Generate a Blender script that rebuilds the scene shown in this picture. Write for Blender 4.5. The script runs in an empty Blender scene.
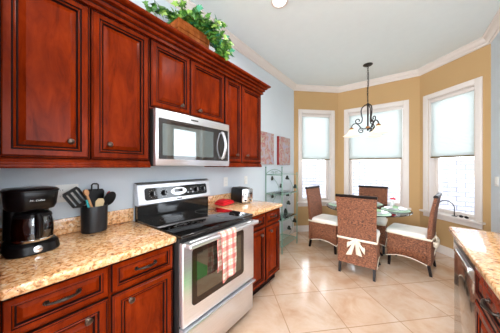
import bpy, bmesh, math, random
from mathutils import Vector, Matrix
random.seed(7)
SC = bpy.context.scene
COL = SC.collection
PI = math.pi
def R(d): return math.radians(d)

# ------------------------------------------------------------------ camera
cd = bpy.data.cameras.new('camera'); cam = bpy.data.objects.new('camera', cd); COL.objects.link(cam)
cam.location = (1.79, 0.0, 1.36); cam.rotation_euler = (R(90), 0, R(37.2))
cd.sensor_width = 36; cd.lens = 200/500*36; cd.clip_start = 0.02
SC.camera = cam
# ------------------------------------------------------------------ world, lights, exposure
w = bpy.data.worlds.new('world'); SC.world = w; w.use_nodes = True
bg = w.node_tree.nodes['Background']
bg.inputs[0].default_value = (0.88, 0.94, 1.0, 1); bg.inputs[1].default_value = 6.0
SC.view_settings.view_transform = 'Standard'; SC.view_settings.look = 'None'
SC.view_settings.gamma = 1.0; SC.view_settings.use_curve_mapping = False
SC.view_settings.exposure = 0.36
def area(name, loc, rot, size, power, col, size_y=None, shape='SQUARE'):
    l = bpy.data.lights.new(name, 'AREA'); l.energy = power; l.color = col; l.size = size; l.shape = shape
    if size_y: l.shape = 'RECTANGLE'; l.size_y = size_y
    o = bpy.data.objects.new(name, l); COL.objects.link(o); o.location = loc; o.rotation_euler = rot
    return o
# added fill lamp at the rear opening behind the camera, out of view
area('rear_fill', (1.35, -4.97, 1.35), (R(90), 0, 0), 2.4, 260, (0.97, 0.98, 1.0), 2.6)
CANS = [(0.80, 1.80), (2.02, 1.80), (0.80, -0.1), (2.02, -0.1), (0.8, -2.0), (2.0, -2.0)]  # only the first can is in view; the others are added for light
CAN_POWER = 9.0

# ------------------------------------------------------------------ mesh helpers
class MB:
    def __init__(s): s.bm = bmesh.new()
    def _merge(s, tb, M=None):
        me = bpy.data.meshes.new('tmp'); tb.to_mesh(me); tb.free()
        if M is not None: me.transform(M)
        s.bm.from_mesh(me); bpy.data.meshes.remove(me)
    def box(s, x0, x1, y0, y1, z0, z1, bev=0.0, seg=2, M=None, mi=0):
        tb = bmesh.new(); bmesh.ops.create_cube(tb, size=1.0)
        for v in tb.verts:
            v.co = Vector(((x0+x1)/2 + v.co.x*(x1-x0), (y0+y1)/2 + v.co.y*(y1-y0), (z0+z1)/2 + v.co.z*(z1-z0)))
        if bev > 0: bmesh.ops.bevel(tb, geom=tb.edges[:], offset=bev, segments=seg, affect='EDGES', profile=0.5)
        for f in tb.faces: f.material_index = mi
        s._merge(tb, M); return s
    def tube(s, pts, r, n=8, closed=False, cap=True, mi=0):
        pts = [Vector(p) for p in pts]; m = len(pts); bm = s.bm
        rr = r if isinstance(r, (list, tuple)) else [r]*m
        rings = []; nrm = None
        for i, p in enumerate(pts):
            if closed: t = pts[(i+1) % m]-pts[i-1]
            else: t = pts[min(i+1, m-1)]-pts[max(i-1, 0)]
            if t.length < 1e-9: t = Vector((0, 0, 1))
            t.normalize()
            if nrm is None:
                a = Vector((0, 0, 1)) if abs(t.z) < 0.9 else Vector((1, 0, 0)); nrm = t.cross(a).normalized()
            else:
                nrm = nrm - t*nrm.dot(t)
                nrm = nrm.normalized() if nrm.length > 1e-6 else t.orthogonal().normalized()
            b = t.cross(nrm)
            rings.append([bm.verts.new(p + (nrm*math.cos(2*PI*k/n) + b*math.sin(2*PI*k/n))*rr[i]) for k in range(n)])
        for i in range(m if closed else m-1):
            a, b = rings[i], rings[(i+1) % m]
            for k in range(n):
                f = bm.faces.new((a[k], a[(k+1) % n], b[(k+1) % n], b[k])); f.material_index = mi
        if cap and not closed:
            bm.faces.new(rings[0][::-1]).material_index = mi; bm.faces.new(rings[-1]).material_index = mi
        return s
    def lathe(s, prof, c=(0, 0, 0), n=24, M=None, sx=1.0, sy=1.0, mi=0):
        bm = bmesh.new(); rings = []
        for r, z in prof:
            if r < 1e-6: rings.append([bm.verts.new((c[0], c[1], c[2]+z))])
            else: rings.append([bm.verts.new((c[0]+sx*r*math.cos(2*PI*k/n), c[1]+sy*r*math.sin(2*PI*k/n), c[2]+z)) for k in range(n)])
        for a, b in zip(rings, rings[1:]):
            for k in range(n):
                k2 = (k+1) % n
                q = ([a[0]] if len(a) == 1 else [a[k], a[k2]]) + ([b[0]] if len(b) == 1 else [b[k2], b[k]])
                if len(q) >= 3: bm.faces.new(q).material_index = mi
        s._merge(bm, M); return s
    def prism(s, poly, f, t0, t1, mi=0):
        # poly list of 2d points, f(a,b,t)->xyz
        bm = s.bm
        A = [bm.verts.new(f(a, b, t0)) for a, b in poly]; B = [bm.verts.new(f(a, b, t1)) for a, b in poly]
        m = len(poly)
        for k in range(m): bm.faces.new((A[k], A[(k+1) % m], B[(k+1) % m], B[k])).material_index = mi
        bm.faces.new(A[::-1]).material_index = mi; bm.faces.new(B).material_index = mi
        return s
    def grid(s, fn, nu, nv, mi=0, closeu=False):
        bm = s.bm
        V = [[bm.verts.new(fn(i/nu, j/nv)) for j in range(nv+1)] for i in range(nu if closeu else nu+1)]
        n1 = len(V)
        for i in range(nu):
            for j in range(nv):
                bm.faces.new((V[i][j], V[(i+1) % n1][j], V[(i+1) % n1][j+1], V[i][j+1])).material_index = mi
        return s
    def panel(s, x0, y0, y1, z0, z1, prof, back):
        # a mitred frame-and-panel front facing +x; prof: (inset, height, material) rings from the edge inwards
        bm = s.bm; rings = []
        rings.append([bm.verts.new((x0, y, z)) for y, z in ((y0, z0), (y1, z0), (y1, z1), (y0, z1))])
        for i, h, m_ in prof:
            rings.append([bm.verts.new((x0+h, y, z)) for y, z in ((y0+i, z0+i), (y1-i, z0+i), (y1-i, z1-i), (y0+i, z1-i))])
        ms = [0]+[p[2] for p in prof]
        for q in range(len(rings)-1):
            a, b = rings[q], rings[q+1]
            for k in range(4):
                bm.faces.new((a[k], a[(k+1) % 4], b[(k+1) % 4], b[k])).material_index = ms[q+1]
        bm.faces.new(rings[-1]); bm.faces.new(rings[0][::-1])
        return s
    def sweep(s, poly, prof, closed=False, side=1, mis=()):
        # poly 2d path; prof (offset to the side, z) closed section, mitred
        bm = s.bm; P = [Vector((p[0], p[1])) for p in poly]; m = len(P); rings = []
        for i in range(m):
            d0 = (P[i]-P[i-1]).normalized() if (i > 0 or closed) else None
            d1 = (P[(i+1) % m]-P[i]).normalized() if (i < m-1 or closed) else None
            if d0 is None: d0 = d1
            if d1 is None: d1 = d0
            n0 = Vector((d0.y, -d0.x))*side; n1 = Vector((d1.y, -d1.x))*side
            b = (n0+n1); b = b/ max(b.dot(n0), 1e-6)
            rings.append([bm.verts.new((P[i].x+b.x*o, P[i].y+b.y*o, z)) for o, z in prof])
        n = len(prof)
        for i in range(m if closed else m-1):
            a, b = rings[i], rings[(i+1) % m]
            for k in range(n): bm.faces.new((a[k], a[(k+1) % n], b[(k+1) % n], b[k])).material_index = 1 if k in mis else 0
        if not closed: bm.faces.new(rings[0][::-1]); bm.faces.new(rings[-1])
        return s
    def build(s, name, mats, parent=None, smooth=True, ang=32, M=None):
        bmesh.ops.recalc_face_normals(s.bm, faces=s.bm.faces[:])
        me = bpy.data.meshes.new(name); s.bm.to_mesh(me); s.bm.free()
        if M is not None: me.transform(M)
        if not isinstance(mats, (list, tuple)): mats = [mats]
        for m in mats: me.materials.append(m)
        if smooth:
            me.polygons.foreach_set('use_smooth', [True]*len(me.polygons))
            me.set_sharp_from_angle(angle=R(ang))
        o = bpy.data.objects.new(name, me); COL.objects.link(o)
        if parent is not None: o.parent = parent
        return o

def thing(name, label, cat, loc=(0, 0, 0), rz=0.0, group=None):
    o = bpy.data.objects.new(name, None); COL.objects.link(o); o.empty_display_size = 0.1
    o.location = loc; o.rotation_euler = (0, 0, rz); return tag(o, label, cat, group)
def tag(o, label, cat, group=None):
    o['label'] = label; o['category'] = cat
    if group: o['group'] = group
    return o
def struct(o): o['kind'] = 'structure'; return o
def at(o, loc, rz=0.0): o.location = loc; o.rotation_euler = (0, 0, rz); return o
def dup(root, loc, rz=0.0, label=None, group=None):
    r = root.copy(); COL.objects.link(r); r.location = loc; r.rotation_euler = (0, 0, rz)
    if label: r['label'] = label
    if group: r['group'] = group
    for ch in list(root.children):
        c = ch.copy(); COL.objects.link(c); c.parent = r
        for g in list(ch.children):
            d = g.copy(); COL.objects.link(d); d.parent = c
    return r

# ------------------------------------------------------------------ materials
def srgb(r, g, b):
    def f(c):
        c /= 255.0
        return c/12.92 if c <= 0.04045 else ((c+0.055)/1.055)**2.4
    return (f(r), f(g), f(b), 1)
class N:
    def __init__(s, name):
        s.m = bpy.data.materials.new(name); s.m.use_nodes = True; s.t = s.m.node_tree
        s.b = s.t.nodes['Principled BSDF']
    def n(s, typ, **kw):
        x = s.t.nodes.new(typ)
        for k, v in kw.items():
            if hasattr(x, k): setattr(x, k, v)
            else: x.inputs[k].default_value = v
        return x
    def l(s, a, b): s.t.links.new(a, b)
    def ramp(s, fac, stops, interp='LINEAR'):
        r = s.n('ShaderNodeValToRGB'); e = r.color_ramp.elements; r.color_ramp.interpolation = interp
        while len(e) < len(stops): e.new(0.5)
        for i, (p, c) in enumerate(stops): e[i].position = p; e[i].color = c
        s.l(fac, r.inputs[0]); return r.outputs[0]
    def coords(s, scale=(1, 1, 1), rot=(0, 0, 0), loc=(0, 0, 0), gen='Object'):
        tc = s.n('ShaderNodeTexCoord'); mp = s.n('ShaderNodeMapping')
        s.l(tc.outputs[gen], mp.inputs[0]); mp.inputs['Location'].default_value = loc
        mp.inputs['Rotation'].default_value = rot; mp.inputs['Scale'].default_value = scale
        return mp.outputs[0]
    def bump(s, h, strength=0.3, dist=0.002):
        b = s.n('ShaderNodeBump'); b.inputs['Strength'].default_value = strength; b.inputs['Distance'].default_value = dist
        s.l(h, b.inputs['Height']); s.l(b.outputs[0], s.b.inputs['Normal'])
    def mix(s, fac, a, b, typ='MIX'):
        x = s.n('ShaderNodeMix', data_type='RGBA', blend_type=typ)
        for sock, v in ((x.inputs[0], fac), (x.inputs[6], a), (x.inputs[7], b)):
            if hasattr(v, 'is_output'): s.l(v, sock)
            else: sock.default_value = v
        return x.outputs[2]
    def set(s, **kw):
        for k, v in kw.items(): s.b.inputs[k.replace('_', ' ')].default_value = v
        return s
def flat(name, col, rough=0.5, metal=0.0, noise=0.06, scale=12, **kw):
    s = N(name); nz = s.n('ShaderNodeTexNoise', Scale=scale, Detail=3.0); s.l(s.coords(), nz.inputs['Vector'])
    c = Vector(col[:3])
    s.l(s.ramp(nz.outputs[0], [(0.3, (*(c*(1-noise)), 1)), (0.7, (*(c*(1+noise)), 1))]), s.b.inputs['Base Color'])
    s.set(Roughness=rough, Metallic=metal, **kw); return s.m

def wood(name, dark, mid, light, rough=0.3, coat=0.35):
    s = N(name)
    v = s.coords((7, 7, 1.6)); nz = s.n('ShaderNodeTexNoise', Scale=2.6, Detail=7.0, Roughness=0.65, Distortion=0.8); s.l(v, nz.inputs['Vector'])
    v2 = s.coords((2.2, 2.2, 1.6)); n2 = s.n('ShaderNodeTexNoise', Scale=2.6, Detail=3.0); s.l(v2, n2.inputs['Vector'])
    a = s.ramp(nz.outputs[0], [(0.28, dark), (0.5, mid), (0.75, light)])
    b = s.ramp(n2.outputs[0], [(0.3, (0.62, 0.56, 0.52, 1)), (0.7, (1.15, 1.15, 1.1, 1))])
    s.l(s.mix(0.75, a, b, 'MULTIPLY'), s.b.inputs['Base Color'])
    s.set(Roughness=rough, Coat_Weight=coat, Coat_Roughness=0.18, Specular_IOR_Level=0.08); return s.m
M = {}
M['cherry'] = wood('cherry_wood', srgb(92, 24, 4), srgb(122, 37, 6), srgb(142, 48, 9), 0.24, 0.0)
M['groove_shade'] = flat('painted_groove_shade', srgb(34, 10, 6), 0.6, Specular_IOR_Level=0.1)  # groove and edge shade put into a dark brown; toe kicks share it
M['cherry_dark'] = wood('cherry_wood_edge', srgb(70, 22, 12), srgb(100, 34, 16), srgb(120, 44, 20))
CH = [M['cherry'], M['groove_shade']]
M['ceiling'] = flat('ceiling_paint', srgb(232, 240, 242), 0.9, noise=0.01)
M['wall_blue'] = flat('pale_blue_grey_paint', srgb(213, 222, 229), 0.85, noise=0.015, scale=3)
M['wall_tan'] = flat('tan_paint', srgb(190, 155, 108), 0.85, noise=0.015, scale=3)
M['white'] = flat('white_trim_paint', srgb(226, 217, 211), 0.45, noise=0.01)
M['bronze'] = flat('dark_bronze', srgb(96, 78, 68), 0.28, 0.9)
M['dark_bronze'] = flat('oil_rubbed_bronze', srgb(52, 42, 36), 0.3, 0.7)
M['black_plastic'] = flat('black_plastic', srgb(12, 12, 14), 0.28, Specular_IOR_Level=0.35)
M['black_glass'] = flat('black_glass', srgb(10, 10, 11), 0.06, noise=0.0, Coat_Weight=0.5)
M['dark_metal'] = flat('dark_enamel', srgb(34, 32, 32), 0.3)
M['chrome'] = flat('chrome', srgb(225, 226, 228), 0.15, 1.0, noise=0.01)
M['shadow_line'] = flat('dark_recess', srgb(24, 18, 16), 0.7)
def steel():
    s = N('brushed_steel'); v = s.coords((2, 2, 180)); nz = s.n('ShaderNodeTexNoise', Scale=3.0, Detail=2.0); s.l(v, nz.inputs['Vector'])
    s.l(s.ramp(nz.outputs[0], [(0.3, srgb(220, 221, 226)), (0.7, srgb(238, 239, 244))]), s.b.inputs['Base Color'])
    s.set(Metallic=0.85, Roughness=0.28); return s.m
M['steel'] = steel()
def granite():
    s = N('granite'); v = s.coords()
    n1 = s.n('ShaderNodeTexNoise', Scale=48.0, Detail=3.0, Roughness=0.6, Distortion=0.6); s.l(v, n1.inputs['Vector'])
    n2 = s.n('ShaderNodeTexNoise', Scale=70.0, Detail=4.0, Roughness=0.7); s.l(v, n2.inputs['Vector'])
    n3 = s.n('ShaderNodeTexNoise', Scale=7.0, Detail=3.0); s.l(v, n3.inputs['Vector'])
    vo = s.n('ShaderNodeTexVoronoi', Scale=85.0); s.l(v, vo.inputs['Vector'])
    a = s.ramp(n1.outputs[0], [(0.33, srgb(90, 50, 26)), (0.40, srgb(188, 118, 64)), (0.47, srgb(228, 166, 108)), (0.56, srgb(240, 198, 150)), (0.68, srgb(246, 224, 194))])
    b = s.ramp(n3.outputs[0], [(0.35, srgb(222, 152, 92)), (0.65, srgb(238, 206, 160))])
    c = s.mix(0.22, a, b)
    dk = s.ramp(n2.outputs[0], [(0.33, (1, 1, 1, 1)), (0.39, (0, 0, 0, 1))])
    c = s.mix(dk, c, srgb(84, 54, 36))
    wt = s.ramp(n2.outputs[0], [(0.62, (0, 0, 0, 1)), (0.70, (1, 1, 1, 1))])
    c = s.mix(wt, c, srgb(236, 222, 196))
    s.l(c, s.b.inputs['Base Color']); s.set(Roughness=0.12, Coat_Weight=0.3); return s.m
M['granite'] = granite()
def tiles():
    s = N('travertine_tile')
    v = s.coords(rot=(0, 0, R(-45)), loc=(-0.316, -0.2935, 0))
    br = s.n('ShaderNodeTexBrick', offset=0.0, squash=1.0); s.l(v, br.inputs['Vector'])
    br.inputs['Scale'].default_value = 1.0; br.inputs['Mortar Size'].default_value = 0.0035; br.inputs['Mortar Smooth'].default_value = 0.1
    br.inputs['Brick Width'].default_value = 0.4985; br.inputs['Row Height'].default_value = 0.4985
    br.inputs['Color1'].default_value = (0.93, 0.93, 0.93, 1); br.inputs['Color2'].default_value = (1.05, 1.05, 1.05, 1); br.inputs['Mortar'].default_value = (1, 1, 1, 1)
    nz = s.n('ShaderNodeTexNoise', Scale=3.2, Detail=6.0, Roughness=0.62, Distortion=0.5); s.l(s.coords(), nz.inputs['Vector'])
    a = s.ramp(nz.outputs[0], [(0.3, srgb(200, 158, 126)), (0.5, srgb(216, 185, 160)), (0.72, srgb(226, 204, 186))])
    c = s.mix(1.0, a, br.outputs['Color'], 'MULTIPLY')
    c = s.mix(br.outputs['Fac'], c, srgb(176, 138, 104))
    s.l(c, s.b.inputs['Base Color']); s.set(Roughness=0.2, IOR=1.5, Coat_Weight=0.6, Coat_Roughness=0.16)
    inv = s.n('ShaderNodeMath', operation='SUBTRACT'); inv.inputs[0].default_value = 1.0; s.l(br.outputs['Fac'], inv.inputs[1]); s.bump(inv.outputs[0], 0.3, 0.002)
    return s.m
M['tile'] = tiles()
def glass(name, col, rough=0.0, ior=1.5):
    s = N(name); out = s.t.nodes['Material Output']
    tr = s.n('ShaderNodeBsdfTransparent'); tr.inputs[0].default_value = col
    gl = s.n('ShaderNodeBsdfGlossy'); gl.inputs['Roughness'].default_value = rough
    fr = s.n('ShaderNodeFresnel'); fr.inputs[0].default_value = ior
    mx = s.n('ShaderNodeMixShader'); s.l(fr.outputs[0], mx.inputs[0]); s.l(tr.outputs[0], mx.inputs[1]); s.l(gl.outputs[0], mx.inputs[2])
    s.l(mx.outputs[0], out.inputs[0]); return s.m
M['pane'] = glass('window_glass', (0.98, 0.99, 1, 1))
M['green_glass'] = glass('greenish_glass', (0.72, 0.90, 0.84, 1))
M['table_glass'] = glass('table_glass', (0.80, 0.93, 0.90, 1))
M['carafe_glass'] = glass('carafe_glass', (0.80, 0.83, 0.88, 1), ior=2.1)
def shade_mat():
    s = N('cellular_shade_fabric'); out = s.t.nodes['Material Output']
    d = s.n('ShaderNodeBsdfDiffuse'); d.inputs[0].default_value = srgb(230, 235, 232)
    t = s.n('ShaderNodeBsdfTranslucent'); t.inputs[0].default_value = srgb(205, 212, 209)
    mx = s.n('ShaderNodeMixShader'); mx.inputs[0].default_value = 0.62
    s.l(d.outputs[0], mx.inputs[1]); s.l(t.outputs[0], mx.inputs[2]); s.l(mx.outputs[0], out.inputs[0]); return s.m
M['shade'] = shade_mat()
M['shade_rail'] = flat('olive_brown_rail', srgb(112, 92, 48), 0.5)
def weave():
    s = N('woven_rattan'); v = s.coords()
    w1 = s.n('ShaderNodeTexWave', bands_direction='Z', wave_profile='SIN'); w1.inputs['Scale'].default_value = 26.0; w1.inputs['Distortion'].default_value = 1.2; w1.inputs['Detail'].default_value = 1.0; s.l(v, w1.inputs['Vector'])
    nz = s.n('ShaderNodeTexNoise', Scale=60.0, Detail=3.0, Roughness=0.7); s.l(s.coords((1, 1, 2.2)), nz.inputs['Vector'])
    w2 = s.n('ShaderNodeTexWave', bands_direction='DIAGONAL', wave_profile='SIN'); w2.inputs['Scale'].default_value = 18.0; s.l(v, w2.inputs['Vector'])
    c = s.ramp(nz.outputs[0], [(0.36, srgb(54, 26, 16)), (0.5, srgb(132, 76, 46)), (0.64, srgb(174, 112, 78))])
    d = s.ramp(w1.outputs[0], [(0.0, (0.55, 0.5, 0.48, 1)), (0.5, (1, 1, 1, 1))])
    c = s.mix(0.8, c, d, 'MULTIPLY')
    s.l(c, s.b.inputs['Base Color']); s.set(Roughness=0.65); s.bump(w1.outputs[0], 0.5, 0.003); return s.m
M['weave'] = weave()
M['cream'] = flat('cream_cotton', srgb(240, 228, 208), 0.9, noise=0.03)
M['white_cotton'] = flat('white_cushion_cotton', srgb(242, 234, 228), 0.9, noise=0.02)
M['espresso'] = flat('espresso_wood', srgb(22, 11, 9), 0.4, Specular_IOR_Level=0.15)
M['green_metal'] = flat('sage_green_metal', srgb(120, 158, 142), 0.45, 0.1)
M['leaf_metal'] = flat('dark_leaf_metal', srgb(34, 40, 32), 0.6, 0.0)
M['iron'] = flat('aged_iron', srgb(50, 44, 40), 0.45, 0.5)
M['copper'] = flat('antique_copper', srgb(168, 112, 62), 0.35, 0.6)
def emis(name, col, st, base=None):
    s = N(name); s.set(Base_Color=base or col, Emission_Color=col, Emission_Strength=st, Roughness=0.4); return s.m
M['lamp_shade'] = emis('frosted_lamp_glass', srgb(255, 240, 214), 0.55, srgb(240, 228, 206))
M['bulb'] = emis('lamp_lens', srgb(255, 250, 242), 6.0)
M['lcd'] = emis('display_digits', srgb(120, 220, 200), 1.0)
M['wicker'] = wood('wicker_box_wood', srgb(96, 46, 18), srgb(150, 80, 34), srgb(186, 112, 54), 0.6, 0)
M['soil'] = flat('potting_soil', srgb(48, 34, 26), 0.95)
def leaf(name, a, b):
    s = N(name); nz = s.n('ShaderNodeTexNoise', Scale=14.0, Detail=2.0); s.l(s.coords(), nz.inputs['Vector'])
    s.l(s.ramp(nz.outputs[0], [(0.35, a), (0.65, b)]), s.b.inputs['Base Color']); s.set(Roughness=0.4); return s.m
M['leaf'] = leaf('ivy_leaf', srgb(34, 88, 30), srgb(92, 150, 52))
M['leaf_light'] = leaf('ivy_leaf_light', srgb(104, 160, 60), srgb(168, 202, 96))
M['leaf_blue'] = leaf('ivy_leaf_blue', srgb(30, 118, 84), srgb(70, 160, 120))
M['stem'] = flat('ivy_stem', srgb(70, 84, 36), 0.6)
M['red_cloth'] = flat('red_cotton', srgb(228, 26, 38), 0.85)
M['outlet'] = flat('white_outlet_plastic', srgb(238, 238, 234), 0.35, noise=0.0)
M['slot'] = flat('outlet_slot', srgb(70, 66, 62), 0.5)
M['teal'] = flat('teal_silicone', srgb(40, 170, 180), 0.4)
M['light_wood'] = flat('beech_wood', srgb(206, 150, 104), 0.5, noise=0.1)
M['beige_plastic'] = flat('beige_nylon', srgb(206, 186, 148), 0.4)
M['red_plastic'] = flat('red_plastic', srgb(190, 40, 40), 0.35)
M['logo'] = flat('pale_print', srgb(220, 222, 226), 0.4)
M['china'] = flat('white_china', srgb(238, 242, 242), 0.15)
M['green_napkin'] = flat('pale_green_mat', srgb(196, 222, 200), 0.85)
M['dark_green'] = flat('green_napkin_cotton', srgb(150, 184, 146), 0.8)
M['red_petal'] = flat('red_petals', srgb(214, 36, 60), 0.6)
M['mat_green'] = flat('green_floor_mat', srgb(60, 190, 60), 0.9)
M['ground'] = flat('pale_gravel', srgb(170, 168, 164), 0.95, noise=0.12)
def plaid():
    s = N('red_plaid_cotton'); tc = s.n('ShaderNodeTexCoord'); sp = s.n('ShaderNodeSeparateXYZ'); s.l(tc.outputs['Object'], sp.inputs[0])
    def band(sock, period, duty, off=0.0):
        a = s.n('ShaderNodeMath', operation='ADD'); s.l(sock, a.inputs[0]); a.inputs[1].default_value = off+10*period
        m = s.n('ShaderNodeMath', operation='MODULO'); s.l(a.outputs[0], m.inputs[0]); m.inputs[1].default_value = period
        g = s.n('ShaderNodeMath', operation='LESS_THAN'); s.l(m.outputs[0], g.inputs[0]); g.inputs[1].default_value = period*duty
        return g.outputs[0]
    base = srgb(238, 226, 212); c = s.mix(0.0, base, base)
    def over(c, fac, col, k):
        mu = s.n('ShaderNodeMath', operation='MULTIPLY'); s.l(fac, mu.inputs[0]); mu.inputs[1].default_value = k
        return s.mix(mu.outputs[0], c, col)
    c = over(c, band(sp.outputs[1], 0.062, 0.42), srgb(204, 60, 56), 0.62)
    c = over(c, band(sp.outputs[2], 0.075, 0.42), srgb(204, 60, 56), 0.62)
    c = over(c, band(sp.outputs[1], 0.062, 0.10, 0.02), srgb(200, 180, 140), 0.7)
    c = over(c, band(sp.outputs[2], 0.075, 0.10, 0.024), srgb(190, 170, 130), 0.6)
    s.l(c, s.b.inputs['Base Color']); s.set(Roughness=0.9); return s.m
M['plaid'] = plaid()
def floral(name, seed):
    s = N(name); v = s.coords(loc=(seed, seed*1.7, 0)); 
    n1 = s.n('ShaderNodeTexNoise', Scale=9.0, Detail=5.0, Distortion=0.9); s.l(v, n1.inputs['Vector'])
    vo = s.n('ShaderNodeTexVoronoi', Scale=11.0); s.l(v, vo.inputs['Vector'])
    c = s.ramp(n1.outputs[0], [(0.30, srgb(170, 166, 186)), (0.42, srgb(186, 172, 186)), (0.50, srgb(184, 168, 152)), (0.57, srgb(186, 140, 138)), (0.61, srgb(176, 92, 100)), (0.65, srgb(194, 184, 160))])
    d = s.ramp(vo.outputs['Distance'], [(0.1, (1.0, 0.96, 0.98, 1)), (0.6, (0.86, 0.84, 0.86, 1))])
    s.l(s.mix(0.6, c, d, 'MULTIPLY'), s.b.inputs['Base Color']); s.set(Roughness=0.7); return s.m
M['art_a'] = floral('floral_canvas_a', 0.3); M['art_b'] = floral('floral_canvas_b', 2.1)
M['art_red'] = flat('red_canvas_edge', srgb(150, 34, 34), 0.7)
def block():
    s = N('white_block_wall'); v = s.coords((1, 1, 1), rot=(R(90), 0, 0))
    br = s.n('ShaderNodeTexBrick', offset=0.5); s.l(v, br.inputs['Vector'])
    br.inputs['Scale'].default_value = 1.0; br.inputs['Brick Width'].default_value = 0.30; br.inputs['Row Height'].default_value = 0.11; br.inputs['Mortar Size'].default_value = 0.009
    br.inputs['Color1'].default_value = srgb(190, 190, 196); br.inputs['Color2'].default_value = srgb(168, 169, 180); br.inputs['Mortar'].default_value = srgb(120, 122, 138)
    s.l(br.outputs['Color'], s.b.inputs['Base Color']); s.set(Roughness=0.9); return s.m
M['block'] = block()

# ------------------------------------------------------------------ room shell
CEIL = 3.04
A = Vector((0, 3.87)); B = Vector((0.70, 4.57)); Cc = Vector((2.04, 4.57)); D = Vector((2.70, 3.91))
BACK = -5.0
room = [(0, BACK), (0, 3.87), tuple(B), tuple(Cc), tuple(D), (2.70, BACK)]
fl = MB().prism(room, lambda a, b, t: (a, b, t), -0.12, 0.0).build('floor', M['tile'], smooth=False); struct(fl)
struct(MB().box(-0.3, 3.0, BACK-0.2, 4.9, CEIL, CEIL+0.15).build('ceiling', M['ceiling'], smooth=False))
struct(MB().box(-0.16, 0, BACK, 3.95, -0.12, CEIL).build('wall_left', M['wall_blue'], smooth=False))
# right wall: a tall glazed patio door at y 2.25..3.0
rw = MB()
DY0, DY1, DZ = 2.24, 3.02, 2.25
rw.box(2.70, 2.86, DY1, 3.99, -0.12, CEIL); rw.box(2.70, 2.86, DY0, DY1, DZ, CEIL)
WY0, WY1, WZ0, WZ1 = -0.45, 1.05, 1.08, 2.20
rw.box(2.70, 2.86, WY1, DY0, -0.12, CEIL); rw.box(2.70, 2.86, WY0, WY1, -0.12, WZ0); rw.box(2.70, 2.86, WY0, WY1, WZ1, CEIL)
rw.box(2.70, 2.86, BACK, WY0, -0.12, CEIL)
struct(rw.build('wall_right', M['wall_blue'], smooth=False))
# rear wall of the family room behind the camera, with a wide opening added to let daylight in
bw = MB()
bw.box(-0.16, 2.86, BACK-0.16, BACK, 2.6, CEIL); bw.box(-0.16, 0.1, BACK-0.16, BACK, -0.12, 2.6); bw.box(2.6, 2.86, BACK-0.16, BACK, -0.12, 2.6)
bw.box(0.1, 2.6, BACK-0.16, BACK, -0.12, 0.1)
struct(bw.build('wall_back', M['wall_blue'], smooth=False))

GX0, GZ0, GZ1 = 0.10, 0.625, 2.475
def bay_wall(side, P, Q, s0, s1, idx, desc):
    d = Q-P; L = d.length; rz = math.atan2(d.y, d.x); T = 0.17; e = 0.05
    b = MB()
    b.box(-e, s0, 0, T, -0.12, CEIL); b.box(s1, L+e, 0, T, -0.12, CEIL)
    b.box(s0, s1, 0, T, -0.12, GZ0); b.box(s0, s1, 0, T, GZ1, CEIL)
    struct(at(b.build('wall_bay_'+side, M['wall_tan'], smooth=False), (P.x, P.y, 0), rz))
    # window: casing, stool, apron, jamb liner, sash, pane
    w_ = bpy.data.objects.new('window_%d' % idx, None); COL.objects.link(w_); struct(w_)
    w_.location = (P.x, P.y, 0); w_.rotation_euler = (0, 0, rz)
    c = MB(); cw = 0.078; t = 0.022
    c.box(s0-cw, s0, -t, -0.001, GZ0, GZ1+cw, 0.004); c.box(s1, s1+cw, -t, -0.001, GZ0, GZ1+cw, 0.004)
    c.box(s0, s1, -t, -0.001, GZ1, GZ1+cw, 0.004)
    c.build('window_casing', M['white'], w_)
    st = MB(); st.box(s0-cw-0.03, s1+cw+0.03, -0.065, -0.0005, GZ0-0.028, GZ0, 0.006); st.box(s0+0.001, s1-0.001, -0.0005, 0.13, GZ0-0.004, GZ0+0.002)
    st.build('window_sill', M['white'], w_)
    MB().box(s0-cw, s1+cw, -0.018, -0.001, GZ0-0.10, GZ0-0.029, 0.004).build('sill_apron', M['white'], w_)
    j = MB(); jt = 0.012
    j.box(s0+0.0005, s0+jt, 0.0, T, GZ0+0.003, GZ1-0.001); j.box(s1-jt, s1-0.0005, 0.0, T, GZ0+0.003, GZ1-0.001); j.box(s0+jt, s1-jt, 0.0, T, GZ1-jt, GZ1-0.001)
    j.build('jamb', M['white'], w_)
    sf = MB(); a0, a1 = s0+jt+0.001, s1-jt-0.001; y0, y1 = 0.11, 0.15; f = 0.04
    sf.box(a0, a0+f, y0, y1, GZ0+0.004, GZ1-jt-0.001, 0.004); sf.box(a1-f, a1, y0, y1, GZ0+0.004, GZ1-jt-0.001, 0.004)
    sf.box(a0+f, a1-f, y0, y1, GZ0+0.004, GZ0+0.05, 0.004); sf.box(a0+f, a1-f, y0, y1, GZ1-jt-0.04, GZ1-jt-0.001, 0.004); sf.box(a0+f, a1-f, y0, y1, 1.53, 1.57, 0.004)
    sf.build('sash', M['white'], w_)
    MB().box(a0+f, a1-f, 0.128, 0.132, GZ0+0.05, GZ1-jt-0.04).build('window_pane', M['pane'], w_)
    # cellular shade
    sh = thing('window_shade', desc, 'window shade', (P.x, P.y, 0), rz)
    z0, z1 = 1.522, GZ1-jt-0.05; n = int((z1-z0)/0.02); b0, b1 = s0+jt+0.004, s1-jt-0.004
    g = MB()
    g.grid(lambda u, v: (b0+(b1-b0)*u, 0.03+(0.008 if (round(v*2*n) % 2) else 0.0), z0+(z1-z0)*v), 1, 2*n)
    g.build('fabric', M['shade'], sh, smooth=False)
    MB().box(b0, b1, 0.014, 0.05, z1, GZ1-jt-0.002, 0.004).build('head_rail', M['white'], sh)
    MB().box(b0, b1, 0.014, 0.048, 1.500, z0, 0.004).build('bottom_rail', M['shade_rail'], sh, )
    cdn = MB().tube([(b1-0.006, 0.012, GZ1-0.07), (b1-0.006, 0.010, 1.25)], 0.0018, 6).lathe([(0, -0.03), (0.006, -0.025), (0.005, 0), (0, 0.004)], (b1-0.006, 0.010, 1.25), 10)
    cdn.build('pull_cord', M['cream'], sh)
    return rz
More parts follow.
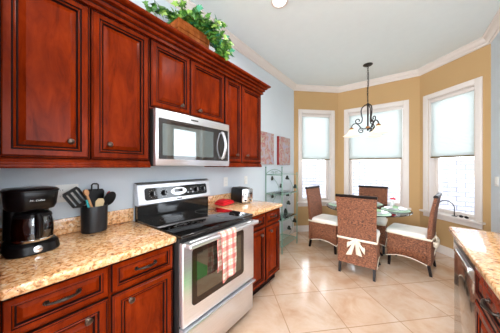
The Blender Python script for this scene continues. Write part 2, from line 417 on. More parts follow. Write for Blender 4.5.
bay_wall('left', A, B, 0.17, 0.825, 1, 'white pleated shade half lowered in the left window beside the baker rack')
bay_wall('center', B, Cc, 0.198, 1.115, 2, 'white pleated shade half lowered in the middle window behind the chandelier')
bay_wall('right', Cc, D, 0.150, 0.778, 3, 'white pleated shade half lowered in the window at the right of the dining nook')

# crown moulding and baseboards
crown = [(0, CEIL-0.001), (0.085, CEIL-0.001), (0.085, CEIL-0.014), (0.070, CEIL-0.022), (0.058, CEIL-0.045), (0.034, CEIL-0.070), (0.022, CEIL-0.078), (0.018, CEIL-0.095), (0.004, CEIL-0.102), (0.0, CEIL-0.102)]
crown = [(o+0.0008, z) for o, z in crown]
struct(MB().sweep([(0, BACK+0.01), A, B, Cc, D, (2.70, BACK+0.01)], crown).build('trim_1', M['white'], ang=25))
base = [(0.0008, 0.001), (0.016, 0.001), (0.016, 0.095), (0.010, 0.115), (0.006, 0.125), (0.0008, 0.125)]
struct(MB().sweep([(0, 2.16), A, B, Cc, D, (2.70, DY1+0.10)], base).build('baseboard_bay', M['white'], ang=25))
# added unseen window over the right counter, lets daylight reach the left wall
kw = bpy.data.objects.new('window_4', None); COL.objects.link(kw); struct(kw); kw.location = (2.70, 0, 0)
b = MB()
for y0, y1, z0, z1 in ((WY0-0.08, WY0, WZ0-0.05, WZ1+0.08), (WY1, WY1+0.08, WZ0-0.05, WZ1+0.08), (WY0, WY1, WZ1, WZ1+0.08)): b.box(-0.022, -0.001, y0, y1, z0, z1, 0.004)
b.build('window_casing', M['white'], kw)
MB().box(-0.05, 0.06, WY0+0.001, WY1-0.001, WZ0+0.001, WZ0+0.02, 0.004).build('window_sill', M['white'], kw)
b = MB(); wm = (WY0+WY1)/2
for y0, y1, z0, z1 in ((WY0+0.002, WY0+0.05, WZ0+0.022, WZ1-0.002), (WY1-0.05, WY1-0.002, WZ0+0.022, WZ1-0.002), (wm-0.025, wm+0.025, WZ0+0.07, WZ1-0.05), (WY0+0.05, WY1-0.05, WZ1-0.05, WZ1-0.002), (WY0+0.05, WY1-0.05, WZ0+0.022, WZ0+0.07)): b.box(0.07, 0.11, y0, y1, z0, z1, 0.003)
b.build('sash', M['white'], kw)
MB().box(0.088, 0.092, WY0+0.05, WY1-0.05, WZ0+0.07, WZ1-0.05).build('window_pane', M['pane'], kw)
# patio door in the right wall
dr = bpy.data.objects.new('door_1', None); COL.objects.link(dr); struct(dr); dr.location = (2.70, DY0, 0)
W = DY1-DY0
b = MB(); b.box(-0.02, -0.001, -0.09, 0, 0, DZ+0.09, 0.004); b.box(-0.02, -0.001, W, W+0.09, 0, DZ+0.09, 0.004); b.box(-0.02, -0.001, 0, W, DZ, DZ+0.09, 0.004)
b.build('door_casing', M['white'], dr)
b = MB(); b.box(0.05, 0.09, 0.002, 0.10, 0.005, DZ-0.002); b.box(0.05, 0.09, W-0.10, W-0.002, 0.005, DZ-0.002); b.box(0.05, 0.09, 0.10, W-0.10, DZ-0.1, DZ-0.002); b.box(0.05, 0.09, 0.10, W-0.10, 0.005, 0.2)
b.build('door_leaf', M['white'], dr)
MB().box(0.068, 0.072, 0.10, W-0.10, 0.2, DZ-0.1).build('door_pane', M['pane'], dr)
hd = MB().tube([(0.05, 0.05, 1.0), (0.0, 0.05, 1.0), (0.0, 0.14, 1.0)], 0.01, 8); hd.build('door_handle', M['bronze'], dr)
# outside
struct(MB().box(-12, 16, -18, 16, -0.35, -0.25).build('ground', M['ground'], smooth=False))
gw = thing('garden_wall', 'pale stone block garden wall seen through the bay windows', 'wall', (0, 0, -0.25)); gw['kind'] = 'structure'
def gseg(P, Q):
    P, Q = Vector(P), Vector(Q); d = Q-P; rz = math.atan2(d.y, d.x)
    o = MB().box(0, d.length, 0, 0.2, 0, 1.75).build('block_panel', M['block'], gw, smooth=False); o.location = (P.x, P.y, 0); o.rotation_euler = (0, 0, rz)
    o = MB().box(-0.03, d.length+0.03, -0.03, 0.23, 1.75, 1.82).build('coping', M['white'], gw, smooth=False); o.location = (P.x, P.y, 0); o.rotation_euler = (0, 0, rz)
gseg((-2.6, 4.2), (-0.6, 6.9)); gseg((-0.6, 6.9), (3.6, 6.9)); gseg((3.6, 6.9), (5.6, 4.2))

# ------------------------------------------------------------------ ceiling lights
can0 = None
CAN_WHERE = ['', 'above the dishwasher counter', 'above the coffee maker counter', 'above the near end of the right counter', 'at the rear left of the room', 'at the rear right of the room']
for i, (x, y) in enumerate(CANS):
    if i: dup(can0, (x, y, CEIL), 0, 'added out-of-view recessed ceiling light '+CAN_WHERE[i])
    if can0 is None:
        t = thing('recessed_light', 'round white recessed ceiling light above the range', 'ceiling light', (x, y, CEIL), 0, 'recessed ceiling lights'); can0 = t
        MB().lathe([(0.088, -0.0005), (0.088, -0.006), (0.070, -0.009), (0.064, -0.004), (0.064, -0.0005)], n=32).build('trim_ring', M['white'], t)
        MB().lathe([(0, -0.003), (0.064, -0.003), (0.064, -0.001), (0, -0.001)], n=32).build('lens', M['bulb'], t)
    l = bpy.data.lights.new('can_lamp', 'AREA'); l.shape = 'DISK'; l.size = 0.12; l.energy = CAN_POWER; l.color = (1.0, 0.96, 0.90); l.spread = R(160)
    o = bpy.data.objects.new('can_lamp', l); COL.objects.link(o); o.location = (x, y, CEIL-0.015)

# ------------------------------------------------------------------ cabinetry
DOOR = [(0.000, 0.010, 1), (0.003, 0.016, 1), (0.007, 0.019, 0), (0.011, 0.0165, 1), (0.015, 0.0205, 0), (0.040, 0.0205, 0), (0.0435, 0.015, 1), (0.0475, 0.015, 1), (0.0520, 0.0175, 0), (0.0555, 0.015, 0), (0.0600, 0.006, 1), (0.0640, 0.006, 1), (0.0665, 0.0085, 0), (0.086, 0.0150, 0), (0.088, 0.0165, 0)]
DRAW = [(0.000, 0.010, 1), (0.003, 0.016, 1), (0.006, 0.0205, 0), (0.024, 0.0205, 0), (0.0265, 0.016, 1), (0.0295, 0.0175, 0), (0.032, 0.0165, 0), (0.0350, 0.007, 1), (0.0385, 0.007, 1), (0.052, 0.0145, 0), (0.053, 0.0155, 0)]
def knob(parent, x, y, z):
    k = MB().lathe([(0, 0.0005), (0.009, 0.0005), (0.009, 0.003), (0.005, 0.006), (0.005, 0.014), (0.013, 0.018), (0.0165, 0.024), (0.013, 0.030), (0.006, 0.033), (0, 0.0335)], n=20, M=Matrix.Translation((x, y, z)) @ Matrix.Rotation(R(90), 4, 'Y'))
    return k.build('knob', M['bronze'], parent)
def pull(parent, x, y, z, w_=0.096):
    h = w_/2
    b = MB()
    pts = [(x+0.0015, y-h, z), (x+0.016, y-h, z), (x+0.022, y-h+0.012, z)]
    pts += [(x+0.022+0.008*math.cos(a*PI/2), y+a*(h-0.014), z) for a in (-0.8, -0.4, 0, 0.4, 0.8)]
    pts += [(x+0.022, y+h-0.012, z), (x+0.016, y+h, z), (x+0.0015, y+h, z)]
    b.tube(pts, [0.007, 0.005, 0.0055, 0.006, 0.007, 0.0085, 0.007, 0.006, 0.0055, 0.005, 0.007], 8)
    for s in (-1, 1): b.lathe([(0, 0.0006), (0.011, 0.0006), (0.010, 0.004), (0, 0.005)], n=14, M=Matrix.Translation((x, y+s*h, z)) @ Matrix.Rotation(R(90), 4, 'Y'))
    return b.build('pull', M['dark_bronze'], parent)
def cab_door(root, x, y0, y1, z0, z1, kn=None, name='door', prof=DOOR):
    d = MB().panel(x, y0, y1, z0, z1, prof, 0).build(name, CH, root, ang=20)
    if kn: knob(d, x+0.0165, kn[0], kn[1])
    return d
KI = 0.092
def upper(y0, y1, z0, z1, label, split, rail, kz):
    r = thing('wall_cabinet', label, 'cabinet', (0, y0, 0), 0, 'cherry wall cabinets'); L = y1-y0
    b = MB(); b.box(0.002, 0.309, 0.0, L, z0, z1, 0.0015); b.build('body', M['cherry'], r)
    m = split-y0; zb = z0+(0.048 if rail else 0.012)
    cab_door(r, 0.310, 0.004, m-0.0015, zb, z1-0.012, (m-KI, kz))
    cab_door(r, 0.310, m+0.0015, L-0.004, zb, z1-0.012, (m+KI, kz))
    if rail:
        MB().prism([(0.300, z0-0.003), (0.332, z0-0.003), (0.338, z0+0.004), (0.338, z0+0.014), (0.331, z0+0.020), (0.331, z0+0.026), (0.324, z0+0.034), (0.322, z0+0.042), (0.3095, z0+0.042), (0.3095, z0-0.0005), (0.300, z0-0.0005)],
                   lambda a, b_, t: (a, t, b_), 0.0005, L-0.0005).build('light_rail', M['cherry'], r, ang=20)
    return r
upper(0.025, 0.722, 1.355, 2.312, 'tall cherry wall cabinet with raised panel doors above the coffee maker', 0.372, True, 1.497)
upper(0.7235, 1.4965, 1.790, 2.312, 'short two-door cherry wall cabinet above the microwave', 1.075, False, 1.862)
upper(1.498, 2.170, 1.355, 2.312, 'narrow tall cherry wall cabinet right of the microwave', 1.770, True, 1.488)
cp = [(-0.035, 2.3128), (-0.0035, 2.3128), (-0.0035, 2.298), (0.012, 2.298), (0.014, 2.316), (0.006, 2.320), (0.008, 2.327), (0.026, 2.332), (0.032, 2.346), (0.024, 2.351), (0.026, 2.357), (0.048, 2.362), (0.054, 2.376), (0.044, 2.381), (0.048, 2.387), (0.074, 2.388), (0.084, 2.396), (0.084, 2.410), (-0.035, 2.410)]
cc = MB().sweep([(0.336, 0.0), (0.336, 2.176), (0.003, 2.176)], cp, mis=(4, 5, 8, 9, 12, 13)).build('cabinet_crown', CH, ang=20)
tag(cc, 'stepped cherry crown moulding running along the top of the wall cabinets', 'crown moulding')
pn = MB().box(0.003, 0.70, 0.004, 0.0235, 0.001, 2.30, 0.002).build('end_panel', M['cherry_dark'])
tag(pn, 'plain dark cherry end panel left of the coffee maker counter', 'panel')

def base_cab(root_loc, rz, L, label, kn_side, shallow=0.0):
    r = thing('base_cabinet', label, 'cabinet', root_loc, rz, 'cherry base cabinets')
    b = MB(); b.box(0.003, 0.599, 0.0, L, 0.10, 0.872, 0.0015); b.build('body', M['cherry'], r)
    MB().box(0.01, 0.545, 0.0, L, 0.001, 0.0995).build('toe_kick', M['groove_shade'], r)
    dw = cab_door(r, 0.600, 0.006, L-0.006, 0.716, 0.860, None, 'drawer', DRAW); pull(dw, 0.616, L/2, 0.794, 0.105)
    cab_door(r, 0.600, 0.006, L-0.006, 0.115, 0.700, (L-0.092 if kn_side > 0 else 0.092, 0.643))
    return r
base_cab((0, 0.026, 0), 0, 0.352, 'cherry base cabinet with drawer below the coffee maker', 1)
base_cab((0, 0.3795, 0), 0, 0.352, 'cherry base cabinet with drawer just left of the range', -1)
base_cab((0, 1.5005, 0), 0, 0.325, 'cherry base cabinet with drawer just right of the range', 1)
base_cab((0, 1.827, 0), 0, 0.318, 'end cherry base cabinet beside the baker rack', -1)
base_cab((2.70, 1.487, 0), PI, 0.52, 'cherry base cabinet with drawer beside the dishwasher', 1)
base_cab((2.70, 0.965, 0), PI, 0.52, 'cherry base cabinet under the near end of the right counter', -1)
def counter(name, x0, x1, y0, y1, label, splash, loc, rz, flip=False):
    r = thing('countertop', label, 'countertop', loc, rz, 'granite countertops')
    MB().box(x0, x1, y0, y1, 0.8735, 0.914, 0.012, 4).build('slab', M['granite'], r)
    if splash: MB().box(0.002, 0.022, y0, y1, 0.9145, 1.016, 0.003).build('backsplash', M['granite'], r)
    return r
counter('c', 0.002, 0.648, 0, 0.711, 'speckled granite countertop under the coffee maker', True, (0, 0.025, 0), 0)
counter('c', 0.002, 0.648, 0, 0.660, 'speckled granite countertop under the toaster', True, (0, 1.500, 0), 0)
counter('c', 0.002, 0.632, 0, 1.70, 'speckled granite countertop above the dishwasher', True, (2.70, 2.10, 0), PI)

# ------------------------------------------------------------------ range
r = thing('range', 'stainless electric range with black glass cooktop', 'stove', (0, 0.739, 0)); L = 0.758
MB().box(0.025, 0.655, 0.002, L-0.002, 0.03, 0.897, 0.003).build('body', M['dark_metal'], r)
for x in (0.08, 0.60):
    for y in (0.05, L-0.05): MB().lathe([(0, 0.001), (0.018, 0.001), (0.014, 0.0295), (0, 0.0295)], (x, y, 0), 12).build('foot', M['black_plastic'], r)
ct = MB().box(0.075, 0.690, 0.001, L-0.001, 0.8975, 0.921, 0.006, 3).build('cooktop', M['black_glass'], r)
for bx, by, br_ in ((0.52, 0.19, 0.105), (0.52, 0.57, 0.085), (0.25, 0.19, 0.08), (0.25, 0.57, 0.105)):
    MB().lathe([(br_, 0.0003), (br_, 0.0009), (br_-0.004, 0.0009), (br_-0.004, 0.0003)], (bx, by, 0.921), 40).build('burner_ring', M['slot'], ct)
# console: black lower riser, silver tilted face
MB().prism([(0.028, 0.8985), (0.0735, 0.8985), (0.0735, 1.035), (0.028, 1.035)], lambda a, b_, t: (a, t, b_), 0.006, L-0.006).build('riser', M['black_glass'], r)
cs = MB().prism([(0.025, 1.036), (0.100, 1.036), (0.104, 1.046), (0.072, 1.205), (0.060, 1.216), (0.025, 1.216)], lambda a, b_, t: (a, t, b_), 0.001, L-0.001).build('console', M['steel'], r, ang=20)
MB().prism([(0.022, 1.030), (0.090, 1.030), (0.093, 1.0355), (0.0247, 1.0355), (0.0247, 1.2165), (0.060, 1.2165), (0.060, 1.224), (0.022, 1.224)], lambda a, b_, t: (a, t, b_), 0.004, L-0.004).build('console_back', M['dark_metal'], r)
# console face frame: local (y along, q up the slope)
sl = Vector((0.072-0.104, 0, 1.205-1.046)); sl.normalize(); nr = Vector((sl.z, 0, -sl.x))
def cf(y, q, h): p = Vector((0.104, 0, 1.046)) + sl*q + nr*h; return (p.x, y, p.z)
def rrect(y0, y1, q0, q1, rad, n=6):
    out = []
    for cy, cq, a0 in ((y1-rad, q1-rad, 0), (y0+rad, q1-rad, 90), (y0+rad, q0+rad, 180), (y1-rad, q0+rad, 270)):
        for k in range(n+1):
            a = R(a0+90*k/n); out.append((cy+rad*math.cos(a), cq+rad*math.sin(a)))
    return out
cpn = MB().prism(rrect(0.055, L-0.045, 0.028, 0.132, 0.02), lambda a, b_, t: cf(a, b_, t), 0.0005, 0.003).build('control_panel', M['black_glass'], cs)
Mface = Matrix.Rotation(math.atan2(nr.x, nr.z), 4, 'Y')
for y in (0.125, 0.225, 0.575, 0.665):
    p = Vector(cf(y, 0.080, 0.003))
    MB().lathe([(0, 0.0003), (0.026, 0.0003), (0.024, 0.008), (0.019, 0.020), (0.017, 0.026), (0, 0.027)], n=24, M=Matrix.Translation(p) @ Mface).box(-0.003, 0.003, -0.003, 0.003, 0, 0.001, M=Matrix.Translation(cf(y, 0.115, 0.003)) @ Mface).build('knob', M['black_plastic'], r)
    mk = MB(); mk.box(-0.016, 0.016, -0.0025, 0.0025, 0.0272, 0.0285, M=Matrix.Translation(p) @ Mface); mk.build('knob_mark', M['logo'], r)
    for k in range(10):
        a = R(-150+k*300/9)
        if k == 0: tk = MB()
        tk.prism(rrect(y+0.033*math.sin(a)-0.002, y+0.033*math.sin(a)+0.002, 0.080+0.033*math.cos(a)-0.002, 0.080+0.033*math.cos(a)+0.002, 0.0008, 2), lambda a_, b_, t: cf(a_, b_, t), 0.0034, 0.0038)
    tk.build('dial_marks', M['logo'], cpn)
ov = [(0.375+0.085*math.cos(2*PI*k/32), 0.082+0.036*math.sin(2*PI*k/32)) for k in range(32)]
MB().prism(ov, lambda a, b_, t: cf(a, b_, t), 0.0034, 0.006).build('clock_bezel', M['steel'], cpn)
MB().prism(rrect(0.325, 0.415, 0.074, 0.104, 0.006), lambda a, b_, t: cf(a, b_, t), 0.0062, 0.0072).build('clock_display', M['black_glass'], cpn)
for k in range(8):
    y = 0.475+0.018*(k % 4); q = 0.06+0.03*(k//4)
    MB().prism(rrect(y-0.007, y+0.007, q-0.008, q+0.008, 0.003, 3), lambda a, b_, t: cf(a, b_, t), 0.0034, 0.005).build('button', M['logo'] if k % 3 == 0 else M['slot'], cpn)
MB().prism(rrect(0.345, 0.405, 0.006, 0.018, 0.003, 3), lambda a, b_, t: cf(a, b_, t), 0.0005, 0.002).build('badge', M['slot'], cs)
# oven door
MB().box(0.6555, 0.682, 0.004, L-0.004, 0.872, 0.8968, 0.003).build('vent_strip', M['black_plastic'], r)
od = MB().box(0.656, 0.700, 0.003, L-0.003, 0.336, 0.870, 0.008, 3).build('oven_door', M['steel'], r)
MB().prism(rrect(0.070, 0.603, 0.445, 0.822, 0.028), lambda a, b_, t: (t, a, b_), 0.7003, 0.7035).build('window_surround', flat('bronze_black_glass', srgb(44, 28, 20), 0.12), od)
MB().prism(rrect(0.108, 0.565, 0.490, 0.785, 0.012), lambda a, b_, t: (t, a, b_), 0.7037, 0.7047).build('oven_window', flat('oven_mirror_glass', srgb(120, 116, 104), 0.04, 0.85, noise=0), od)
hb = MB()
hb.box(0.738, 0.768, 0.012, L-0.012, 0.846, 0.880, 0.012, 4)
for y in (0.03, L-0.03): hb.box(0.7005, 0.750, y-0.016, y+0.016, 0.846, 0.876, 0.006)
hb.build('door_handle', M['steel'], od)
dwr = MB().box(0.656, 0.690, 0.003, L-0.003, 0.055, 0.322, 0.006).build('drawer', M['steel'], r)
MB().prism([(0.6905, 0.285), (0.700, 0.290), (0.716, 0.308), (0.722, 0.318), (0.720, 0.325), (0.6905, 0.325)], lambda a, b_, t: (a, t, b_), 0.003, L-0.003).build('drawer_lip', M['steel'], dwr)
# dish towel over the oven handle
def towel():
    y0, y1 = 1.005-0.739, 1.165-0.739
    path = [(0.734, 0.60)] + [(0.733, 0.64+0.05*k) for k in range(5)] + [(0.736, 0.875), (0.744, 0.885), (0.754, 0.887), (0.765, 0.884), (0.7725, 0.872)] + [(0.7735, 0.86-0.0375*k) for k in range(9)] + [(0.7735, 0.545)]
    n = len(path)-1; g = MB()
    def fn(u, v):
        j = min(int(round(v*n)), n); x, z = path[j]
        hang = max(0, min(1, (0.87-z)/0.3))
        front = 1 if j > 9 else 0
        wav = 0.006*math.sin(u*9.0+1.0)*hang
        x2 = x + (0.007*hang+wav if front else -0.004*abs(math.sin(u*7))*hang)
        y = y0+(y1-y0)*u + (0.012*(0.5-u)*hang) + (0.004*math.sin(z*30)*hang)
        return (x2, y, z + (0.018*(u-0.5) if hang > 0.9 else 0))
    g.grid(fn, 18, n)
    o = g.build('dish_towel', M['plaid'], None, ang=180); o.location = (0, 0.739, 0)
    md = o.modifiers.new('thickness', 'SOLIDIFY'); md.thickness = 0.0022; md.offset = 1
    return tag(o, 'red and cream plaid dish towel hanging on the oven door handle', 'towel')
towel()

# ------------------------------------------------------------------ microwave
r = thing('microwave', 'stainless over-the-range microwave below the short cabinet', 'microwave', (0, 0.729, 1.363)); L = 0.764; H = 0.418
MB().box(0.003, 0.352, 0.0, L, 0.006, H, 0.003).build('body', M['dark_metal'], r)
MB().box(0.02, 0.34, 0.02, L-0.02, 0.0, 0.0058).build('underside', M['slot'], r)
fr = MB().box(0.3525, 0.392, 0.0, L, 0.001, H, 0.005).build('door', M['steel'], r)
gw_ = MB().prism(rrect(0.022, L-0.022, 0.052, 0.352, 0.006, 3), lambda a, b_, t: (t, a, b_), 0.3923, 0.3945).build('glass', flat('smoked_glass', srgb(34, 26, 22), 0.03, noise=0, Coat_Weight=1.0, Coat_Roughness=0.02), fr)
MB().prism(rrect(0.050, 0.545, 0.080, 0.315, 0.004, 3), lambda a, b_, t: (t, a, b_), 0.3947, 0.3953).build('window', flat('mirrored_window_glass', srgb(120, 130, 128), 0.02, 0.6, noise=0, Coat_Weight=1.0, Coat_Roughness=0.01), fr)
hp = [(0.3945, 0.655, 0.075), (0.415, 0.655, 0.085)] + [(0.418+0.030*math.sin(PI*k/8), 0.655, 0.095+0.21*k/8) for k in range(9)] + [(0.415, 0.655, 0.315), (0.3945, 0.655, 0.325)]
hm = MB().tube(hp, 0.0135, 10)
hm.build('handle', M['steel'], fr)
for k in range(15):
    y = 0.690+0.016*(k % 3); z = 0.09+0.03*(k//3)
    MB().prism(rrect(y-0.006, y+0.006, z-0.009, z+0.009, 0.002, 2), lambda a, b_, t: (t, a, b_), 0.3947, 0.3957).build('button', M['slot'], fr)
MB().prism(rrect(0.680, 0.735, 0.262, 0.30, 0.003, 2), lambda a, b_, t: (t, a, b_), 0.3947, 0.3957).build('display', M['black_glass'], fr)
MB().prism(rrect(0.30, 0.375, 0.378, 0.390, 0.003, 3), lambda a, b_, t: (t, a, b_), 0.3922, 0.3932).build('badge', M['slot'], fr)

# ------------------------------------------------------------------ dishwasher (right wall)
r = thing('dishwasher', 'stainless dishwasher at the end of the right counter', 'dishwasher', (2.70, 2.092, 0), PI); L = 0.60
MB().box(0.02, 0.575, 0.0, L, 0.10, 0.870, 0.003).build('body', M['dark_metal'], r)
MB().box(0.03, 0.55, 0.005, L-0.005, 0.001, 0.0995).build('toe_kick', M['black_plastic'], r)
dd = MB().box(0.576, 0.602, 0.003, L-0.003, 0.105, 0.735, 0.006).build('door', flat('polished_steel', srgb(178, 172, 166), 0.10, 0.95, noise=0.02), r)
cp_ = MB().box(0.576, 0.606, 0.003, L-0.003, 0.740, 0.868, 0.006).build('control_panel', M['steel'], r)
hb = MB().box(0.613, 0.622, 0.12, L-0.12, 0.770, 0.800, 0.004, 3)
for y in (0.14, L-0.14): hb.box(0.6063, 0.615, y-0.012, y+0.012, 0.774, 0.796, 0.003)
hb.build('handle', M['chrome'], cp_)
MB().box(0.6063, 0.608, 0.03, L-0.03, 0.812, 0.858, 0.0005).build('button_strip', M['black_plastic'], cp_)

# ------------------------------------------------------------------ coffee maker
def text_mesh(s, size, ext):
    c = bpy.data.curves.new('t', 'FONT'); c.body = s; c.size = size; c.extrude = ext; c.align_x = 'CENTER'; c.align_y = 'CENTER'; c.shear = 0.25
    o = bpy.data.objects.new('t', c); COL.objects.link(o); dg = bpy.context.evaluated_depsgraph_get(); dg.update()
    me = bpy.data.meshes.new_from_object(o.evaluated_get(dg)); bpy.data.objects.remove(o); return me
r = thing('coffee_maker', 'black drip coffee maker with glass carafe on the left counter', 'coffee maker', (0.200, 0.146, 0.914), R(6))
def rr2(x0, x1, y0, y1, rad, n=6):
    return rrect(x0, x1, y0, y1, rad, n)
pz = lambda a, b_, t: (a, b_, t)
def loft(secs, n=6):
    # secs: (x0,x1,y0,y1,rad,z)
    b = MB(); rings = [[(p[0], p[1], s_[5]) for p in rrect(s_[0], s_[1], s_[2], s_[3], s_[4], n)] for s_ in secs]
    V = [[b.bm.verts.new(p) for p in rg] for rg in rings]; m = len(V[0])
    for a, c in zip(V, V[1:]):
        for k in range(m): b.bm.faces.new((a[k], a[(k+1) % m], c[(k+1) % m], c[k]))
    b.bm.faces.new(V[0][::-1]); b.bm.faces.new(V[-1]); return b
loft([(-0.12, 0.118, -0.098, 0.098, 0.07, 0.001), (-0.12, 0.122, -0.100, 0.100, 0.07, 0.008), (-0.12, 0.116, -0.096, 0.096, 0.07, 0.045), (-0.12, 0.100, -0.086, 0.086, 0.07, 0.058)]).build('base', M['black_plastic'], r)
loft([(-0.12, -0.042, -0.088, 0.088, 0.03, 0.0583), (-0.12, -0.046, -0.086, 0.086, 0.03, 0.2195)]).build('water_tank', M['black_plastic'], r)
loft([(-0.12, 0.085, -0.086, 0.086, 0.07, 0.2200), (-0.12, 0.100, -0.092, 0.092, 0.075, 0.240), (-0.12, 0.106, -0.098, 0.098, 0.075, 0.305), (-0.12, 0.104, -0.098, 0.098, 0.075, 0.314)]).build('brew_head', M['black_plastic'], r)
loft([(-0.122, 0.110, -0.102, 0.102, 0.075, 0.3145), (-0.122, 0.110, -0.102, 0.102, 0.075, 0.322), (-0.112, 0.092, -0.092, 0.092, 0.07, 0.331)]).build('lid', M['black_plastic'], r)
car = MB().lathe([(0, 0.001), (0.066, 0.001), (0.075, 0.010), (0.080, 0.045), (0.078, 0.090), (0.070, 0.128), (0.066, 0.138), (0.064, 0.138), (0.068, 0.126), (0.076, 0.088), (0.078, 0.045), (0.073, 0.012), (0.064, 0.004), (0, 0.004)], (0.032, 0, 0.0583), 32).build('carafe', M['carafe_glass'], r)
MB().lathe([(0.0705, 0.126), (0.074, 0.126), (0.070, 0.140), (0.060, 0.147), (0, 0.150), (0, 0.143), (0.06, 0.141)], (0.032, 0, 0.0583), 32).build('carafe_lid', M['black_plastic'], car)
MB().lathe([(0.0735, 0.004), (0.0775, 0.004), (0.0800, 0.014), (0.0780, 0.017), (0.0765, 0.012)], (0.032, 0, 0.0583), 32).build('carafe_band', M['chrome'], car)
MB().tube([(0.100, 0.0, 0.190), (0.124, 0.0, 0.192), (0.138, 0.0, 0.178), (0.138, 0.0, 0.125), (0.130, 0.0, 0.092), (0.111, 0.0, 0.082)], [0.013, 0.014, 0.015, 0.015, 0.014, 0.011], 10).build('carafe_handle', M['black_plastic'], car)
MB().lathe([(0, 0.0003), (0.017, 0.0003), (0.017, 0.004), (0.012, 0.0055), (0, 0.0055)], n=20, M=Matrix.Translation((0.1185, 0.0, 0.027)) @ Matrix.Rotation(R(82), 4, 'Y')).build('power_button', M['chrome'], r)
me = text_mesh('Mr. Coffee', 0.0125, 0.0004)
me.transform(Matrix.Translation((0.1066, 0.0, 0.272)) @ Matrix.Rotation(R(90), 4, 'Z') @ Matrix.Rotation(R(90), 4, 'X')); me.materials.append(M['logo'])
lg = bpy.data.objects.new('logo', me); COL.objects.link(lg); lg.parent = r
# ------------------------------------------------------------------ utensil crock and utensils
CX, CY = 0.098, 0.452
r = thing('utensil_crock', 'oval black utensil crock on the left counter', 'crock', (CX, CY, 0.914))
MB().lathe([(0, 0.001), (0.070, 0.001), (0.074, 0.006), (0.076, 0.172), (0.075, 0.176), (0.072, 0.176), (0.072, 0.012), (0, 0.012)], n=36, sx=0.82, sy=1.0).build('pot', flat('black_ceramic', srgb(24, 24, 27), 0.35), r)
def utensil(name, label, foot, head, r0, headfn, mat, cat='utensil', hmat=None):
    # handle from inside the pot (foot) to where the head begins
    f = Vector((CX+foot[0], CY+foot[1], 0.914+foot[2])); h = Vector((CX+head[0], CY+head[1], 0.914+head[2]))
    o = thing(name, label, cat, tuple(f), 0, 'cooking utensils in the crock'); d = h-f
    MB().tube([(0, 0, 0), d*0.5, d], [r0, r0*1.05, r0*0.85], 8).build('handle', hmat or mat, o)
    if headfn:
        z = d.normalized(); xx = Vector((1, 0.25, 0)); xx = (xx-z*xx.dot(z)).normalized(); yy = z.cross(xx)
        Mx = (Matrix((xx, yy, z)).transposed() @ Matrix.Scale(1.28, 3)).to_4x4(); Mx.translation = d - z*0.004
        headfn(Mx).build('head', mat, o)
    return o
def slab(outline, th=0.003, holes=None, dish=0.0):
    def f(Mx):
        b = MB()
        b.prism(outline, lambda a, c, t: tuple(Mx @ Vector((t+dish*(a*a)*60, a, c))), -th/2, th/2)
        return b
    return f
def slotted(Mx):
    b = MB(); w0 = 0.038
    g = lambda a, c, t: tuple(Mx @ Vector((t, a, c)))
    for a0, a1 in ((-w0, -0.026), (-0.018, -0.006), (0.006, 0.018), (0.026, w0)):
        b.prism([(a0, 0.018), (a1, 0.018), (a1, 0.088), (a0, 0.088)], g, -0.002, 0.002)
    b.prism([(-0.012, 0), (0.012, 0), (w0, 0.018), (-w0, 0.018)], g, -0.002, 0.002)
    b.prism([(-w0, 0.088), (w0, 0.088), (w0-0.006, 0.102), (-w0+0.006, 0.102)], g, -0.002, 0.002)
    return b
def ellipse(cw, c0, c1, n=20):
    return [(cw*math.cos(2*PI*k/n), (c0+c1)/2+(c1-c0)/2*math.sin(2*PI*k/n)) for k in range(n)]
utensil('slotted_turner', 'black slotted turner leaning left in the crock', (0.0, 0.034, 0.02), (0.0, -0.066, 0.186), 0.005, slotted, M['black_plastic'])
utensil('wooden_spoon', 'light wooden spoon handle standing in the crock', (0.03, 0.02, 0.02), (0.02, -0.048, 0.260), 0.0085, slab(ellipse(0.011, -0.004, 0.03), 0.012), M['light_wood'])
utensil('spatula', 'teal handled spatula in the crock beside the wooden spoon', (0.045, -0.01, 0.02), (0.040, -0.054, 0.225), 0.0075, None, M['teal'])
utensil('large_turner', 'wide black turner with looped end at the back of the crock', (-0.026, 0.01, 0.02), (-0.038, 0.014, 0.178), 0.006, slab([(-0.038, 0), (0.040, 0), (0.046, 0.075), (0.036, 0.088), (-0.034, 0.088), (-0.042, 0.075)], 0.004), M['black_plastic'])
t = bpy.data.objects['large_turner']
MB().tube([(-0.014, -0.016, 0.255), (-0.014, -0.016, 0.296), (-0.014, -0.008, 0.304), (-0.014, 0.014, 0.304), (-0.014, 0.022, 0.296), (-0.014, 0.022, 0.255)], 0.005, 8).build('loop', M['black_plastic'], t)
utensil('serving_spoon', 'black serving spoon leaning right in the crock', (0.02, -0.045, 0.02), (0.0, 0.062, 0.172), 0.005, slab(ellipse(0.029, 0.0, 0.085), 0.005), M['black_plastic'])
utensil('scraper', 'beige nylon scraper at the front of the crock', (0.03, 0.0, 0.02), (0.045, 0.012, 0.170), 0.004, slab([(-0.018, 0), (0.018, 0), (0.024, 0.03), (0.016, 0.048), (-0.008, 0.050), (-0.020, 0.035)], 0.004), M['beige_plastic'])
utensil('red_tipped_spoon', 'thin red tipped utensil leaning right at the back of the crock', (-0.03, -0.045, 0.02), (-0.02, 0.078, 0.235), 0.0035, slab(ellipse(0.006, 0.0, 0.03, 12), 0.006), M['red_plastic'], hmat=M['bronze'])

